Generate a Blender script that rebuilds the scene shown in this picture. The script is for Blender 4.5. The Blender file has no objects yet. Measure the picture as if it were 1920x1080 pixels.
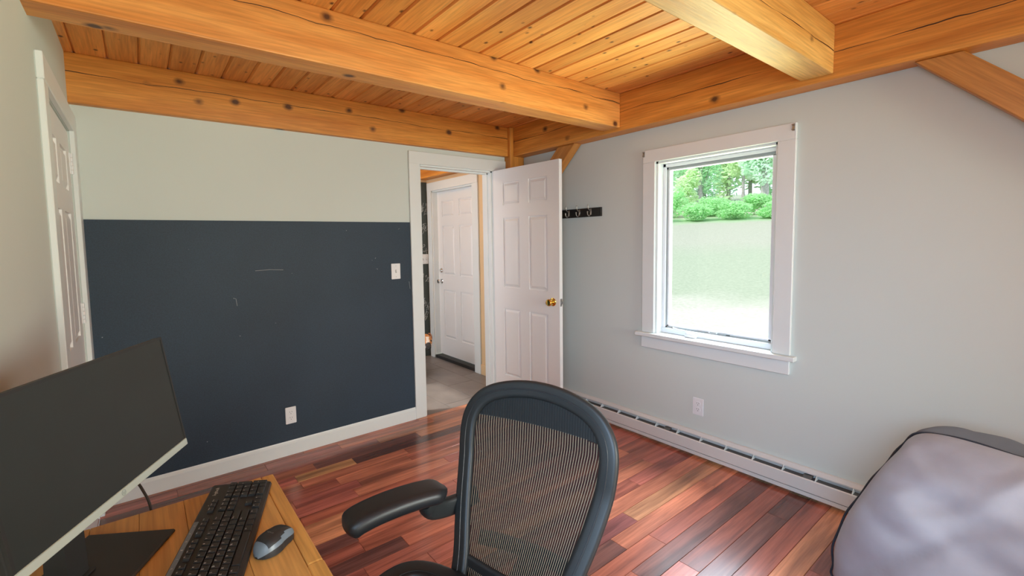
import bpy, bmesh, math, random
from mathutils import Vector, Matrix
random.seed(7)
R = math.radians
S = bpy.context.scene
COL = S.collection

# ------------------------------------------------------------------ camera
CAM = Vector((-2.87294, -3.16812, 1.43163))
YAW, PIT, ROL, FPX = R(36.44063), R(4.04351), R(-1.12915), 846.04
fwd = Vector((math.sin(YAW)*math.cos(PIT), math.cos(YAW)*math.cos(PIT), -math.sin(PIT)))
rgt = Vector((math.cos(YAW), -math.sin(YAW), 0)); upv = rgt.cross(fwd)
rg2 = rgt*math.cos(ROL) + upv*math.sin(ROL); up2 = -rgt*math.sin(ROL) + upv*math.cos(ROL)
cd = bpy.data.cameras.new('camera'); cam = bpy.data.objects.new('camera', cd); COL.objects.link(cam)
m = Matrix((rg2, up2, -fwd)).transposed().to_4x4(); m.translation = CAM
cam.matrix_world = m
cd.sensor_fit = 'HORIZONTAL'; cd.sensor_width = 36.0; cd.lens = FPX/1920*36
cd.shift_x = 70.88/1920; cd.shift_y = -29.255/1920; cd.clip_start = .02; cd.clip_end = 300
S.camera = cam

# ------------------------------------------------------------------ world, sun, added fill lamps, exposure
w = bpy.data.worlds.new('world'); S.world = w; w.use_nodes = True
bg = w.node_tree.nodes['Background']; bg.inputs[0].default_value = (.80, .90, 1.0, 1); bg.inputs[1].default_value = 2.1
def lamp(name, kind, loc, direction, energy, color, **kw):
    d = bpy.data.lights.new(name, kind); o = bpy.data.objects.new(name, d); COL.objects.link(o)
    o.location = loc; o.rotation_euler = Vector(direction).to_track_quat('-Z', 'Y').to_euler()
    d.energy = energy; d.color = color
    for k, v in kw.items(): setattr(d, k, v)
    return o
lamp('sun', 'SUN', (0, 0, 20), (.62, -.30, -.72), 2.8, (1, .95, .86), angle=R(3))
# unseen fill lamps at an added rear window: cool aimed down, warm up
lamp('rear_fill_down', 'AREA', (-.92, -6.46, 1.42), (-.34, 1, -.40), 34, (.60, .77, 1.0), shape='RECTANGLE', size=1.4, size_y=1.4, spread=R(110))
lamp('rear_fill_up', 'AREA', (-1.10, -6.46, 1.30), (-.30, 1, .40), 54, (1.0, .93, .60), shape='RECTANGLE', size=1.7, size_y=1.4, spread=R(115))
# cool fill lamp at an added left-wall window, out of view
lamp('side_fill', 'AREA', (-3.08, -3.30, 1.52), (3.08, 1.85, -1.15), 10.5, (.46, .69, 1.0), shape='RECTANGLE', size=1.3, size_y=1.0, spread=R(80))
# hidden lamp added below the right window, standing in for sunlit ground
lamp('ground_fill', 'AREA', (1.15, -1.77, -.22), (-.62, 0, .78), 380, (.92, 1.0, .58), shape='RECTANGLE', size=1.7, size_y=2.6)
# lamp added outside, above the view, boosting skylight on floor, desk, left wall
lamp('upper_window_fill', 'AREA', (1.75, -1.80, 3.35), (-.74, 0, -.67), 560, (.70, .83, 1.0), shape='RECTANGLE', size=2.2, size_y=1.5)
# lamp added at an unseen end-wall opening to give the hall daylight
lamp('hall_fill', 'AREA', (-2.17, .95, 1.45), (1, 0, -.10), 13, (.84, .90, 1.0), shape='RECTANGLE', size=1.0, size_y=1.1)
S.view_settings.view_transform = 'Standard'; S.view_settings.look = 'None'
S.view_settings.exposure = 0.15; S.view_settings.gamma = 1.0; S.view_settings.use_curve_mapping = False
S.cycles.use_denoising = True
S.cycles.max_bounces = 10; S.cycles.diffuse_bounces = 6; S.cycles.transparent_max_bounces = 24
S.cycles.sample_clamp_indirect = 6

# ------------------------------------------------------------------ materials
def new_mat(name):
    mt = bpy.data.materials.new(name); mt.use_nodes = True
    nt = mt.node_tree; b = nt.nodes['Principled BSDF']
    return mt, nt, b
def link(nt, a, b): nt.links.new(a, b)
def node(nt, kind, **kw):
    n = nt.nodes.new(kind)
    for k, v in kw.items(): setattr(n, k, v)
    return n
def c4(c): return (c[0], c[1], c[2], 1)
def ramp(nt, fac, stops):
    n = node(nt, 'ShaderNodeValToRGB'); e = n.color_ramp.elements
    while len(e) < len(stops): e.new(.5)
    for el, (p, c) in zip(e, stops): el.position = p; el.color = c4(c)
    link(nt, fac, n.inputs[0]); return n.outputs[0]
def mixc(nt, fac, a, b, mode='MIX'):
    n = node(nt, 'ShaderNodeMix', data_type='RGBA', blend_type=mode)
    for sock, v in ((n.inputs['Factor'], fac), (n.inputs[6], a), (n.inputs[7], b)):
        if isinstance(v, (int, float)): sock.default_value = v
        elif isinstance(v, (tuple, list)): sock.default_value = c4(v)
        else: link(nt, v, sock)
    return n.outputs[2]
def mathn(nt, op, a, b=None, clamp=False):
    n = node(nt, 'ShaderNodeMath', operation=op, use_clamp=clamp)
    for i, v in enumerate((a, b)):
        if v is None: continue
        if isinstance(v, (int, float)): n.inputs[i].default_value = v
        else: link(nt, v, n.inputs[i])
    return n.outputs[0]
def plain(name, col, rough=.5, metal=0, spec=.5, var=0.0, vscale=8, bump=0.0, bscale=200, coat=0):
    mt, nt, b = new_mat(name)
    b.inputs['Base Color'].default_value = c4(col); b.inputs['Roughness'].default_value = rough
    b.inputs['Metallic'].default_value = metal; b.inputs['Specular IOR Level'].default_value = spec
    if coat: b.inputs['Coat Weight'].default_value = coat
    tc = node(nt, 'ShaderNodeTexCoord')
    if var:
        n = node(nt, 'ShaderNodeTexNoise'); n.inputs['Scale'].default_value = vscale; n.inputs['Detail'].default_value = 5
        link(nt, tc.outputs['Object'], n.inputs['Vector'])
        lo = tuple(max(0, x*(1-var)) for x in col); hi = tuple(min(1, x*(1+var)) for x in col)
        link(nt, ramp(nt, n.outputs[0], [(.3, lo), (.7, hi)]), b.inputs['Base Color'])
    if bump:
        n2 = node(nt, 'ShaderNodeTexNoise'); n2.inputs['Scale'].default_value = bscale; n2.inputs['Detail'].default_value = 3
        link(nt, tc.outputs['Object'], n2.inputs['Vector'])
        bp = node(nt, 'ShaderNodeBump'); bp.inputs['Strength'].default_value = bump; bp.inputs['Distance'].default_value = .002
        link(nt, n2.outputs[0], bp.inputs['Height']); link(nt, bp.outputs[0], b.inputs['Normal'])
    return mt
def wood(name, dark, light, axis='X', knot=(.30, .055), rough=.45, rand=False, crack=None, grain=1.0, objcol=False, coat=0.0, bump=.25, knotcol=(.10, .035, .012)):
    """procedural timber; axis = grain direction; crack = list of (across axis, position, wobble) dark drying checks"""
    mt, nt, b = new_mat(name)
    tc = node(nt, 'ShaderNodeTexCoord'); co = tc.outputs['Object']
    oi = node(nt, 'ShaderNodeObjectInfo')
    if rand:
        vm = node(nt, 'ShaderNodeVectorMath', operation='SCALE'); vm.inputs[0].default_value = (13.7, 29.1, 41.3)
        link(nt, oi.outputs['Random'], vm.inputs['Scale'])
        va = node(nt, 'ShaderNodeVectorMath', operation='ADD'); link(nt, co, va.inputs[0]); link(nt, vm.outputs[0], va.inputs[1]); co2 = va.outputs[0]
    else: co2 = co
    i = 'XYZ'.index(axis)
    def mapped(along, across):
        mp = node(nt, 'ShaderNodeMapping'); sc = [across]*3; sc[i] = along
        mp.inputs['Scale'].default_value = sc; link(nt, co2, mp.inputs['Vector']); return mp.outputs[0]
    n1 = node(nt, 'ShaderNodeTexNoise'); n1.inputs['Scale'].default_value = 1; n1.inputs['Detail'].default_value = 7; n1.inputs['Distortion'].default_value = .6
    link(nt, mapped(1.2*grain, 14*grain), n1.inputs['Vector'])
    n2 = node(nt, 'ShaderNodeTexNoise'); n2.inputs['Scale'].default_value = 1; n2.inputs['Detail'].default_value = 4
    link(nt, mapped(5*grain, 120*grain), n2.inputs['Vector'])
    if objcol:
        lo = mixc(nt, 1.0, oi.outputs['Color'], (.50, .46, .45), 'MULTIPLY'); hi = mixc(nt, 1.0, oi.outputs['Color'], (1.25, 1.2, 1.15), 'MULTIPLY')
        rm = ramp(nt, n1.outputs[0], [(.36, (0, 0, 0)), (.66, (1, 1, 1))]); col = mixc(nt, rm, lo, hi)
    else: col = ramp(nt, n1.outputs[0], [(.30, dark), (.70, light)])
    g = ramp(nt, n2.outputs[0], [(.35, (.80, .78, .76)), (.65, (1.06, 1.05, 1.04))]); col = mixc(nt, 1.0, col, g, 'MULTIPLY')
    if rand and not objcol:
        rr = ramp(nt, oi.outputs['Random'], [(0, (.80, .76, .72)), (1, (1.12, 1.12, 1.12))]); col = mixc(nt, 1.0, col, rr, 'MULTIPLY')
    if knot:
        vo = node(nt, 'ShaderNodeTexVoronoi', feature='F1'); vo.inputs['Scale'].default_value = 1
        link(nt, mapped(1/knot[0]*.85, 1/knot[0]*1.15), vo.inputs['Vector'])
        nz = node(nt, 'ShaderNodeTexNoise'); nz.inputs['Scale'].default_value = 30; link(nt, co2, nz.inputs['Vector'])
        dist = mathn(nt, 'ADD', vo.outputs['Distance'], mathn(nt, 'MULTIPLY', mathn(nt, 'SUBTRACT', nz.outputs[0], .5), .06))
        k = knot[1]/knot[0]
        kf = ramp(nt, dist, [(k*.55, (1, 1, 1)), (k*.95, (.42, .42, .42)), (k*1.35, (0, 0, 0))]); col = mixc(nt, kf, col, knotcol)
    for (ax, pos, wob) in (crack or []):
        sp = node(nt, 'ShaderNodeSeparateXYZ'); link(nt, co, sp.inputs[0])
        nc = node(nt, 'ShaderNodeTexNoise'); nc.inputs['Scale'].default_value = 1; nc.inputs['Detail'].default_value = 6
        mp = node(nt, 'ShaderNodeMapping'); sc = [0, 0, 0]; sc[i] = 2.2; mp.inputs['Scale'].default_value = sc; link(nt, co, mp.inputs['Vector']); link(nt, mp.outputs[0], nc.inputs['Vector'])
        line = mathn(nt, 'ADD', mathn(nt, 'SUBTRACT', sp.outputs['XYZ'.index(ax)], pos), mathn(nt, 'MULTIPLY', mathn(nt, 'SUBTRACT', nc.outputs[0], .5), wob))
        nw = node(nt, 'ShaderNodeTexNoise'); nw.inputs['Scale'].default_value = 1; mp2 = node(nt, 'ShaderNodeMapping'); sc = [0, 0, 0]; sc[i] = 3.1; mp2.inputs['Scale'].default_value = sc; mp2.inputs['Location'].default_value = (5, 5, 5)
        link(nt, co, mp2.inputs['Vector']); link(nt, mp2.outputs[0], nw.inputs['Vector'])
        width = mathn(nt, 'MULTIPLY', mathn(nt, 'SUBTRACT', nw.outputs[0], .33, True), .009)
        cf = mathn(nt, 'LESS_THAN', mathn(nt, 'ABSOLUTE', line), width); col = mixc(nt, cf, col, (.05, .018, .006))
    link(nt, col, b.inputs['Base Color']); b.inputs['Roughness'].default_value = rough
    if coat: b.inputs['Coat Weight'].default_value = coat; b.inputs['Coat Roughness'].default_value = .12
    bp = node(nt, 'ShaderNodeBump'); bp.inputs['Strength'].default_value = bump; bp.inputs['Distance'].default_value = .002
    link(nt, n2.outputs[0], bp.inputs['Height']); link(nt, bp.outputs[0], b.inputs['Normal'])
    return mt

M = {}
BD, BL = (.57, .195, .024), (.79, .35, .066)
M['beam_back'] = wood('beam_back', BD, BL, 'X', crack=[('Z', .155, .05)], knot=(.19, .024))
M['beam_x'] = wood('beam_x', (.64, .23, .042), (.84, .395, .105), 'X', crack=[('Z', .165, .07)], knot=(.18, .023))
M['joist_near'] = wood('joist_near', (.60, .29, .06), (.82, .50, .15), 'X', crack=[('Z', .105, .04)], knot=(.19, .022))
M['beam_y'] = wood('beam_y', BD, BL, 'Y', crack=[('Z', .13, .06)], knot=(.22, .026))
M['timber_z'] = wood('timber_z', BD, BL, 'Z', knot=(.34, .04))
M['brace'] = wood('brace', (.44, .165, .03), (.60, .27, .065), 'X', knot=(.5, .03))
M['plank'] = wood('plank', (.66, .245, .05), (.86, .42, .125), 'Y', knot=(.092, .0105), rough=.38, rand=True)
M['board'] = wood('board', None or (.1, .03, .02), (.2, .06, .03), 'X', knot=None, rough=.24, rand=True, objcol=True, coat=.35, bump=.05)
M['subfloor'] = plain('subfloor', (.34, .20, .15), .8)
M['desk'] = wood('desk', (.52, .25, .06), (.78, .43, .13), 'Y', knot=(.45, .03), rough=.5, grain=.8)
M['desk_edge'] = wood('desk_edge', (.66, .33, .075), (.82, .45, .13), 'Y', knot=None, rough=.45)
M['wall'] = plain('wall_paint', (.625, .675, .635), .75, var=.015, vscale=1.5, bump=.05, bscale=300)
M['wall_hall'] = plain('hall_paint', (.74, .52, .29), .75)
M['white'] = plain('white_trim_paint', (.755, .79, .775), .42, var=.01)
M['door'] = plain('white_door_paint', (.80, .785, .765), .45, var=.012, vscale=3, bump=.06, bscale=120)
M['door_green'] = M['door']
M['heater'] = plain('heater_enamel', (.70, .675, .64), .42)
M['slot'] = plain('heater_dark', (.11, .11, .105), .6)
M['plastic_white'] = plain('white_plastic', (.82, .82, .82), .35)
M['dark_hole'] = plain('dark_slot', (.03, .03, .03), .6)
M['brass'] = plain('polished_brass', (.83, .58, .16), .16, metal=1)
M['chrome'] = plain('chrome', (.78, .78, .78), .12, metal=1)
M['steel'] = plain('brushed_steel', (.45, .44, .42), .35, metal=1)
M['black_rail'] = plain('black_painted_wood', (.012, .011, .010), .4)
M['black_plastic'] = plain('black_plastic', (.022, .023, .025), .45, var=.1)
M['key'] = plain('key_plastic', (.016, .017, .019), .42)
M['grey_plastic'] = plain('blue_grey_plastic', (.16, .20, .24), .35)
M['silver'] = plain('silver_plastic', (.43, .48, .44), .42)
M['screen'] = plain('monitor_screen', (.015, .0195, .018), .48, spec=.6, var=.08)
M['bezel'] = plain('monitor_bezel', (.02, .02, .02), .5)
M['legend'] = plain('white_print', (.75, .75, .75), .5)
M['logo'] = plain('grey_print', (.25, .28, .26), .5)
M['chair_frame'] = plain('chair_frame_plastic', (.019, .021, .021), .45, bump=.05)
M['chair_pad'] = plain('chair_arm_vinyl', (.014, .015, .017), .40, bump=.12, bscale=500)
M['strand'] = plain('mesh_strand', (.38, .285, .18), .5)
M['band'] = plain('mesh_band', (.013, .0135, .013), .7)
M['bag'] = plain('pale_grey_cloth', (.40, .42, .49), .85, var=.05, vscale=14, bump=.15, bscale=600)
M['bag_dark'] = plain('mid_grey_cloth', (.14, .15, .16), .85, var=.06, vscale=12, bump=.2, bscale=600)
M['piping'] = plain('dark_piping', (.018, .022, .035), .6)
M['vinyl'] = plain('window_vinyl', (.80, .82, .86), .35)
M['gasket'] = plain('window_gasket', (.34, .38, .38), .5)
M['tile'] = plain('grey_floor_tile', (.23, .205, .19), .38, var=.14, vscale=5)
M['grout'] = plain('tile_grout', (.36, .33, .30), .8)
M['cable'] = plain('cable_rubber', (.02, .015, .012), .5)
M['chalk'] = plain('white_chalk', (.42, .44, .44), .9)

def chalkboard_mat(name, base):
    mt, nt, b = new_mat(name); tc = node(nt, 'ShaderNodeTexCoord')
    n1 = node(nt, 'ShaderNodeTexNoise'); n1.inputs['Scale'].default_value = 1.6; n1.inputs['Detail'].default_value = 6; link(nt, tc.outputs['Object'], n1.inputs['Vector'])
    n2 = node(nt, 'ShaderNodeTexNoise'); n2.inputs['Scale'].default_value = 160; n2.inputs['Detail'].default_value = 2; link(nt, tc.outputs['Object'], n2.inputs['Vector'])
    col = ramp(nt, n1.outputs[0], [(.3, tuple(x*.88 for x in base)), (.72, tuple(x*1.18 for x in base))])
    col = mixc(nt, 1.0, col, ramp(nt, n2.outputs[0], [(.3, (.78, .78, .78)), (.7, (1.2, 1.2, 1.2))]), 'MULTIPLY')
    vo = node(nt, 'ShaderNodeTexVoronoi'); vo.inputs['Scale'].default_value = 9; link(nt, tc.outputs['Object'], vo.inputs['Vector'])
    col = mixc(nt, ramp(nt, vo.outputs['Distance'], [(.018, (1, 1, 1)), (.03, (0, 0, 0))]), col, (.28, .30, .32))
    link(nt, col, b.inputs['Base Color']); b.inputs['Roughness'].default_value = .62; return mt
M['chalkboard'] = chalkboard_mat('chalkboard_paint', (.018, .037, .060))
M['chalkboard_hall'] = chalkboard_mat('hall_chalkboard_paint', (.052, .066, .062))

def mesh_fabric(name):
    mt, nt, b = new_mat(name); b.inputs['Base Color'].default_value = (.016, .016, .016, 1); b.inputs['Roughness'].default_value = .7
    tr = node(nt, 'ShaderNodeBsdfTransparent'); mx = node(nt, 'ShaderNodeMixShader'); b.inputs['Specular IOR Level'].default_value = .1; mx.inputs[0].default_value = .90
    link(nt, tr.outputs[0], mx.inputs[1]); link(nt, b.outputs[0], mx.inputs[2])
    link(nt, mx.outputs[0], nt.nodes['Material Output'].inputs['Surface']); return mt
M['mesh'] = mesh_fabric('chair_mesh')
def glass(name):
    mt, nt, b = new_mat(name); tr = node(nt, 'ShaderNodeBsdfTransparent'); gl = node(nt, 'ShaderNodeBsdfGlossy'); gl.inputs['Roughness'].default_value = .02
    tr.inputs[0].default_value = (.97, .99, .98, 1)
    mx = node(nt, 'ShaderNodeMixShader'); mx.inputs[0].default_value = .05
    link(nt, tr.outputs[0], mx.inputs[1]); link(nt, gl.outputs[0], mx.inputs[2])
    link(nt, mx.outputs[0], nt.nodes['Material Output'].inputs['Surface']); nt.nodes.remove(b); return mt
M['glass'] = glass('window_glass')

# ------------------------------------------------------------------ mesh helpers
def bx(bm, a, b, bevel=0):
    """box from corner a to corner b"""
    lo = [min(a[i], b[i]) for i in range(3)]; hi = [max(a[i], b[i]) for i in range(3)]
    g = bmesh.ops.create_cube(bm, size=1)
    for v in g['verts']: v.co = Vector([lo[i] + (v.co[i]+.5)*(hi[i]-lo[i]) for i in range(3)])
    if bevel:
        ed = list({e for v in g['verts'] for e in v.link_edges})
        bmesh.ops.bevel(bm, geom=ed, offset=bevel, segments=1 if bevel < .004 else 2, affect='EDGES', profile=.5)
def cyl(bm, p, q, r, r2=None, n=16, caps=True):
    p, q = Vector(p), Vector(q); d = q-p; t = d.normalized(); a = t.orthogonal().normalized(); b = t.cross(a)
    r2 = r if r2 is None else r2
    v1 = [bm.verts.new(p + (a*math.cos(2*math.pi*k/n) + b*math.sin(2*math.pi*k/n))*r) for k in range(n)]
    v2 = [bm.verts.new(q + (a*math.cos(2*math.pi*k/n) + b*math.sin(2*math.pi*k/n))*r2) for k in range(n)]
    for k in range(n): bm.faces.new((v1[k], v1[(k+1) % n], v2[(k+1) % n], v2[k]))
    if caps: bm.faces.new(v1[::-1]); bm.faces.new(v2)
def lathe(bm, prof, p, axis, n=20):
    """prof = [(radius, distance along axis)]"""
    p = Vector(p); t = Vector(axis).normalized(); a = t.orthogonal().normalized(); b = t.cross(a); rings = []
    for r, h in prof:
        rings.append([bm.verts.new(p + t*h + (a*math.cos(2*math.pi*k/n) + b*math.sin(2*math.pi*k/n))*max(r, 1e-4)) for k in range(n)])
    for r0, r1 in zip(rings, rings[1:]):
        for k in range(n): bm.faces.new((r0[k], r0[(k+1) % n], r1[(k+1) % n], r1[k]))
    bm.faces.new(rings[0][::-1]); bm.faces.new(rings[-1])
def sweep(bm, pts, prof, ref=(0, 0, 1), closed=False, scale=None):
    """sweep 2-D profile [(side, up)] along pts; ref fixes the up direction"""
    pts = [Vector(p) for p in pts]; N = len(pts); rings = []; ref0 = ref
    for i, p in enumerate(pts):
        a = pts[(i-1) % N] if closed or i else p; b = pts[(i+1) % N] if closed or i < N-1 else p
        t = (b-a).normalized(); rf = Vector(ref0[i]) if isinstance(ref0[0], (list, tuple, Vector)) else Vector(ref0)
        s = t.cross(rf).normalized(); u = s.cross(t).normalized(); k = scale[i] if scale else 1
        kx, ky = (k if isinstance(k, tuple) else (k, k))
        rings.append([bm.verts.new(p + s*x*kx + u*y*ky) for x, y in prof])
    n = len(prof)
    for i in range(N if closed else N-1):
        r0, r1 = rings[i], rings[(i+1) % N]
        for k in range(n): bm.faces.new((r0[k], r0[(k+1) % n], r1[(k+1) % n], r1[k]))
    if not closed: bm.faces.new(rings[0][::-1]); bm.faces.new(rings[-1])
def circ(r, n=10, ry=None): return [(r*math.cos(2*math.pi*k/n), (ry or r)*math.sin(2*math.pi*k/n)) for k in range(n)]
def rrect(wd, ht, r, n=4):
    out = []
    for cx, cy, a0 in ((wd/2-r, ht/2-r, 0), (-wd/2+r, ht/2-r, 90), (-wd/2+r, -ht/2+r, 180), (wd/2-r, -ht/2+r, 270)):
        for k in range(n+1): a = R(a0 + 90*k/n); out.append((cx + r*math.cos(a), cy + r*math.sin(a)))
    return out
def prism(bm, poly, h0, h1, axis='Z'):
    """extrude 2-D polygon between h0 and h1 along axis (X: poly=(y,z), Y: poly=(x,z), Z: poly=(x,y))"""
    def P3(p, h): return {'X': (h, p[0], p[1]), 'Y': (p[0], h, p[1]), 'Z': (p[0], p[1], h)}[axis]
    a = [bm.verts.new(P3(p, h0)) for p in poly]; b = [bm.verts.new(P3(p, h1)) for p in poly]; n = len(poly)
    for k in range(n): bm.faces.new((a[k], a[(k+1) % n], b[(k+1) % n], b[k]))
    bm.faces.new(a[::-1]); bm.faces.new(b)
def smoothline(pts, n=8, closed=False):
    pts = [Vector(p) for p in pts]; N = len(pts); out = []
    for i in range(N if closed else N-1):
        p0 = pts[(i-1) % N] if closed or i else pts[0]; p1 = pts[i]; p2 = pts[(i+1) % N]; p3 = pts[(i+2) % N] if closed or i+2 < N else pts[-1]
        for k in range(n):
            t = k/n; out.append(.5*((2*p1) + (-p0+p2)*t + (2*p0-5*p1+4*p2-p3)*t*t + (-p0+3*p1-3*p2+p3)*t**3))
    if not closed: out.append(pts[-1])
    return out
def new(): return bmesh.new()
def B(*boxes, bevel=0):
    bm = new()
    for a, b in boxes: bx(bm, a, b, bevel)
    return bm
def to_mesh(name, bm, mat, smooth=False):
    bmesh.ops.recalc_face_normals(bm, faces=bm.faces)
    me = bpy.data.meshes.new(name); bm.to_mesh(me); bm.free(); me.materials.append(mat)
    if smooth:
        me.polygons.foreach_set('use_smooth', [True]*len(me.polygons))
        me.set_sharp_from_angle(angle=R(42))
    return me
def root_loc(p):
    v = Vector((0, 0, 0))
    while p: v += p.location; p = p.parent
    return v
def obj(name, bm, mat, parent=None, smooth=False, world=True, kind=None):
    """link bmesh as one object; world=True: coordinates are world ones and are shifted into the parent's frame"""
    if parent and world: bmesh.ops.translate(bm, verts=bm.verts, vec=-root_loc(parent))
    o = bpy.data.objects.new(name, to_mesh(name, bm, mat, smooth)); COL.objects.link(o)
    if parent: o.parent = parent
    if kind: o['kind'] = kind
    return o
def base(o):
    """move a top-level mesh's origin to the bottom centre of its bounds"""
    bb = [Vector(c) for c in o.bound_box]; lo = Vector([min(v[i] for v in bb) for i in range(3)]); hi = Vector([max(v[i] for v in bb) for i in range(3)])
    c = Vector(((lo.x+hi.x)/2, (lo.y+hi.y)/2, lo.z)); o.data.transform(Matrix.Translation(-c)); o.location = c; return o
def tag(o, label, cat, group=None):
    o['label'] = label; o['category'] = cat
    if group: o['group'] = group
    return o
def thing(name, label, cat, loc, rotz=0, group=None):
    o = bpy.data.objects.new(name, None); COL.objects.link(o); o.location = loc; o.rotation_euler = (0, 0, rotz); o.empty_display_size = .1
    return tag(o, label, cat, group)
def struct(name, bm, mat, label=None, cat=None, smooth=False):
    o = obj(name, bm, mat, None, smooth); o['kind'] = 'structure'
    if label: tag(o, label, cat)
    return o
def struct_root(name, label, cat, loc, rotz=0):
    o = thing(name, label, cat, loc, rotz); o['kind'] = 'structure'; return o
def inst(src, name, loc, parent=None, rotz=0):
    o = src.copy(); o.name = name; COL.objects.link(o); o.location = loc; o.rotation_euler = (0, 0, rotz)
    if parent: o.parent = parent
    return o

# ------------------------------------------------------------------ dimensions
L, H, YR = 3.126, 2.43, -6.50            # left wall at x=-L, ceiling planks at H, rear wall at YR
BZ = 2.176                               # underside of perimeter beams
WY0, WY1, WZ0, WZ1 = -2.137, -1.400, .757, 1.943     # window opening in the right wall
DX0, DX1, DZ = -1.062, -.318, 2.045      # doorway in the back wall
T = .12

# ------------------------------------------------------------------ shell
struct('wall_back', B(((-L-.13, 0, 0), (DX0, T, H)), ((DX1, 0, 0), (0, T, H)), ((DX0, 0, DZ), (DX1, T, H))), M['wall'],
       'pale painted wall behind the dark chalkboard panel and the doorway', 'wall')
struct('wall_right', B(((0, YR, 0), (.16, WY0, H)), ((0, WY1, 0), (.16, T, H)), ((0, WY0, 0), (.16, WY1, WZ0)), ((0, WY0, WZ1), (.16, WY1, H))), M['wall'],
       'pale grey wall with the casement window in it', 'wall')
struct('wall_left', B(((-L-.13, YR, 0), (-L, -4.00, H)), ((-L-.13, -2.60, 0), (-L, -.905, H)), ((-L-.13, -4.00, 0), (-L, -2.60, .88)), ((-L-.13, -4.00, 2.12), (-L, -2.60, H)), ((-L-.13, -.125, 0), (-L, 0, H)), ((-L-.13, -.905, 2.015), (-L, -.125, H)), ((-L-.13, -.905, 0), (-L-.10, -.125, 2.015))), M['wall'],
       'pale wall at the left edge holding the closed closet door', 'wall')
RX0, RX1, RZ0, RZ1 = -2.90, -.20, .68, 2.14
struct('wall_rear', B(((-L-.13, YR-T, 0), (RX0, YR, H)), ((RX1, YR-T, 0), (.16, YR, H)), ((RX0, YR-T, 0), (RX1, YR, RZ0)), ((RX0, YR-T, RZ1), (RX1, YR, H))), M['wall'],
       'pale wall behind the viewer with the added wide window', 'wall')
rw = struct_root('added_window_rear', 'wide white window added in the unseen wall behind the viewer', 'window', (-1.55, YR, RZ0))  # unseen window, added to place the rear fill lamps
for a, b in (((RX0, YR-T, RZ0), (RX0+.05, YR+.02, RZ1)), ((RX1-.05, YR-T, RZ0), (RX1, YR+.02, RZ1)), ((RX0, YR-T, RZ1-.05), (RX1, YR+.02, RZ1)), ((RX0, YR-T, RZ0), (RX1, YR+.03, RZ0+.05))):
    obj('window_frame', B((a, b)), M['vinyl'], rw)

lw = struct_root('added_window_left', 'white window added out of view in the left wall', 'window', (-L, -3.30, .88))  # unseen window, added to hold the side fill lamp
for a, b in (((-L-.13, -4.00, .88), (-L+.02, -3.95, 2.12)), ((-L-.13, -2.65, .88), (-L+.02, -2.60, 2.12)), ((-L-.13, -3.95, 2.07), (-L+.02, -2.65, 2.12)), ((-L-.13, -3.95, .88), (-L+.03, -2.65, .93))):
    obj('window_frame', B((a, b)), M['vinyl'], lw)

obj('window_pane', B(((RX0+.05, YR-.064, RZ0+.05), (RX1-.05, YR-.060, RZ1-.05))), M['glass'], rw)
obj('window_pane', B(((-L-.074, -3.95, .93), (-L-.070, -2.65, 2.07))), M['glass'], lw)

# floor boards: each board its own object
fl = struct('floor', B(((-L-.02, YR, -.06), (.0, .02, -.016))), M['subfloor'], 'glossy reddish brown hardwood strip floor', 'floor')
PITCH, y_ref = .0918, -1.335
PAL = [((.50, .145, .080), 5), ((.58, .195, .105), 5), ((.40, .115, .072), 4), ((.22, .082, .062), 1.4), ((.64, .26, .125), 2.4), ((.70, .35, .15), .8), ((.52, .15, .105), 3)]
known = {1: [-.332], 3: [-.34], 6: [-.927], 8: [-.979], 10: [-1.033], 7: [-.306], 11: [-.345], -10: [-2.186, -1.818], -8: [-1.993], -7: [-1.897], -9: [-1.483], -3: [-2.063]}
bcache = {}
def board_mesh(ln, wd):
    key = (round(ln, 3), round(wd, 4))
    if key not in bcache:
        bm = new(); bx(bm, (0, -wd/2+.0006, -.016), (key[0]-.0009, wd/2-.0006, 0))
        ed = [e for e in bm.edges if all(v.co.z > -.001 for v in e.verts)]
        bmesh.ops.bevel(bm, geom=ed, offset=.0010, segments=1, affect='EDGES')
        bcache[key] = to_mesh('floor_board', bm, M['board'])
    return bcache[key]
rb = random.Random(21)
def pick(): return rb.choices([p[0] for p in PAL], [p[1] for p in PAL])[0]
k = -14
while True:
    y1 = y_ref - (k-1)*PITCH; y0 = y1 - PITCH            # row k spans y0..y1
    if y1 > 0 and y0 >= 0: k += 1; continue
    if y1 < YR: break
    y1c, y0c = min(y1, 0), max(y0, YR)
    wd = y1c - y0c
    if wd > .012:
        js = sorted(known.get(k, []))
        xs = [-L-.02 - rb.random()*.5]; 
        stops = js + [0.0]
        x = xs[0]
        for st in stops:
            while st - x > 1.35: x += rb.choice((.48, .62, .76, .90, 1.04, 1.18)); xs.append(x) if st - x > .25 else None
            if st < 0: xs.append(st); x = st
        xs = sorted(set(round(v, 3) for v in xs if v < -.06)) + [0.0]
        xs = [max(xs[0], -L)] + [v for v in xs[1:] if v > -L+.08]
        for xa, xb in zip(xs, xs[1:]):
            ln = round(xb-xa, 3)
            o = bpy.data.objects.new('floor_board', board_mesh(ln, wd)); COL.objects.link(o); o.parent = fl
            o.location = (xa, (y0c+y1c)/2, 0)
            c = pick()
            if k == -10 and abs(xa+2.186) < .02: c = (.66, .33, .14)
            if k == -10 and abs(xa+1.818) < .02: c = (.14, .055, .042)
            if k == 6 and abs(xb+.927) < .02: c = (.28, .085, .075)
            if k == 6 and abs(xa+.927) < .02: c = (.56, .25, .12)
            f = .86 + .28*rb.random(); o.color = (c[0]*f, c[1]*f, c[2]*f, 1)
    k += 1

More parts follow.
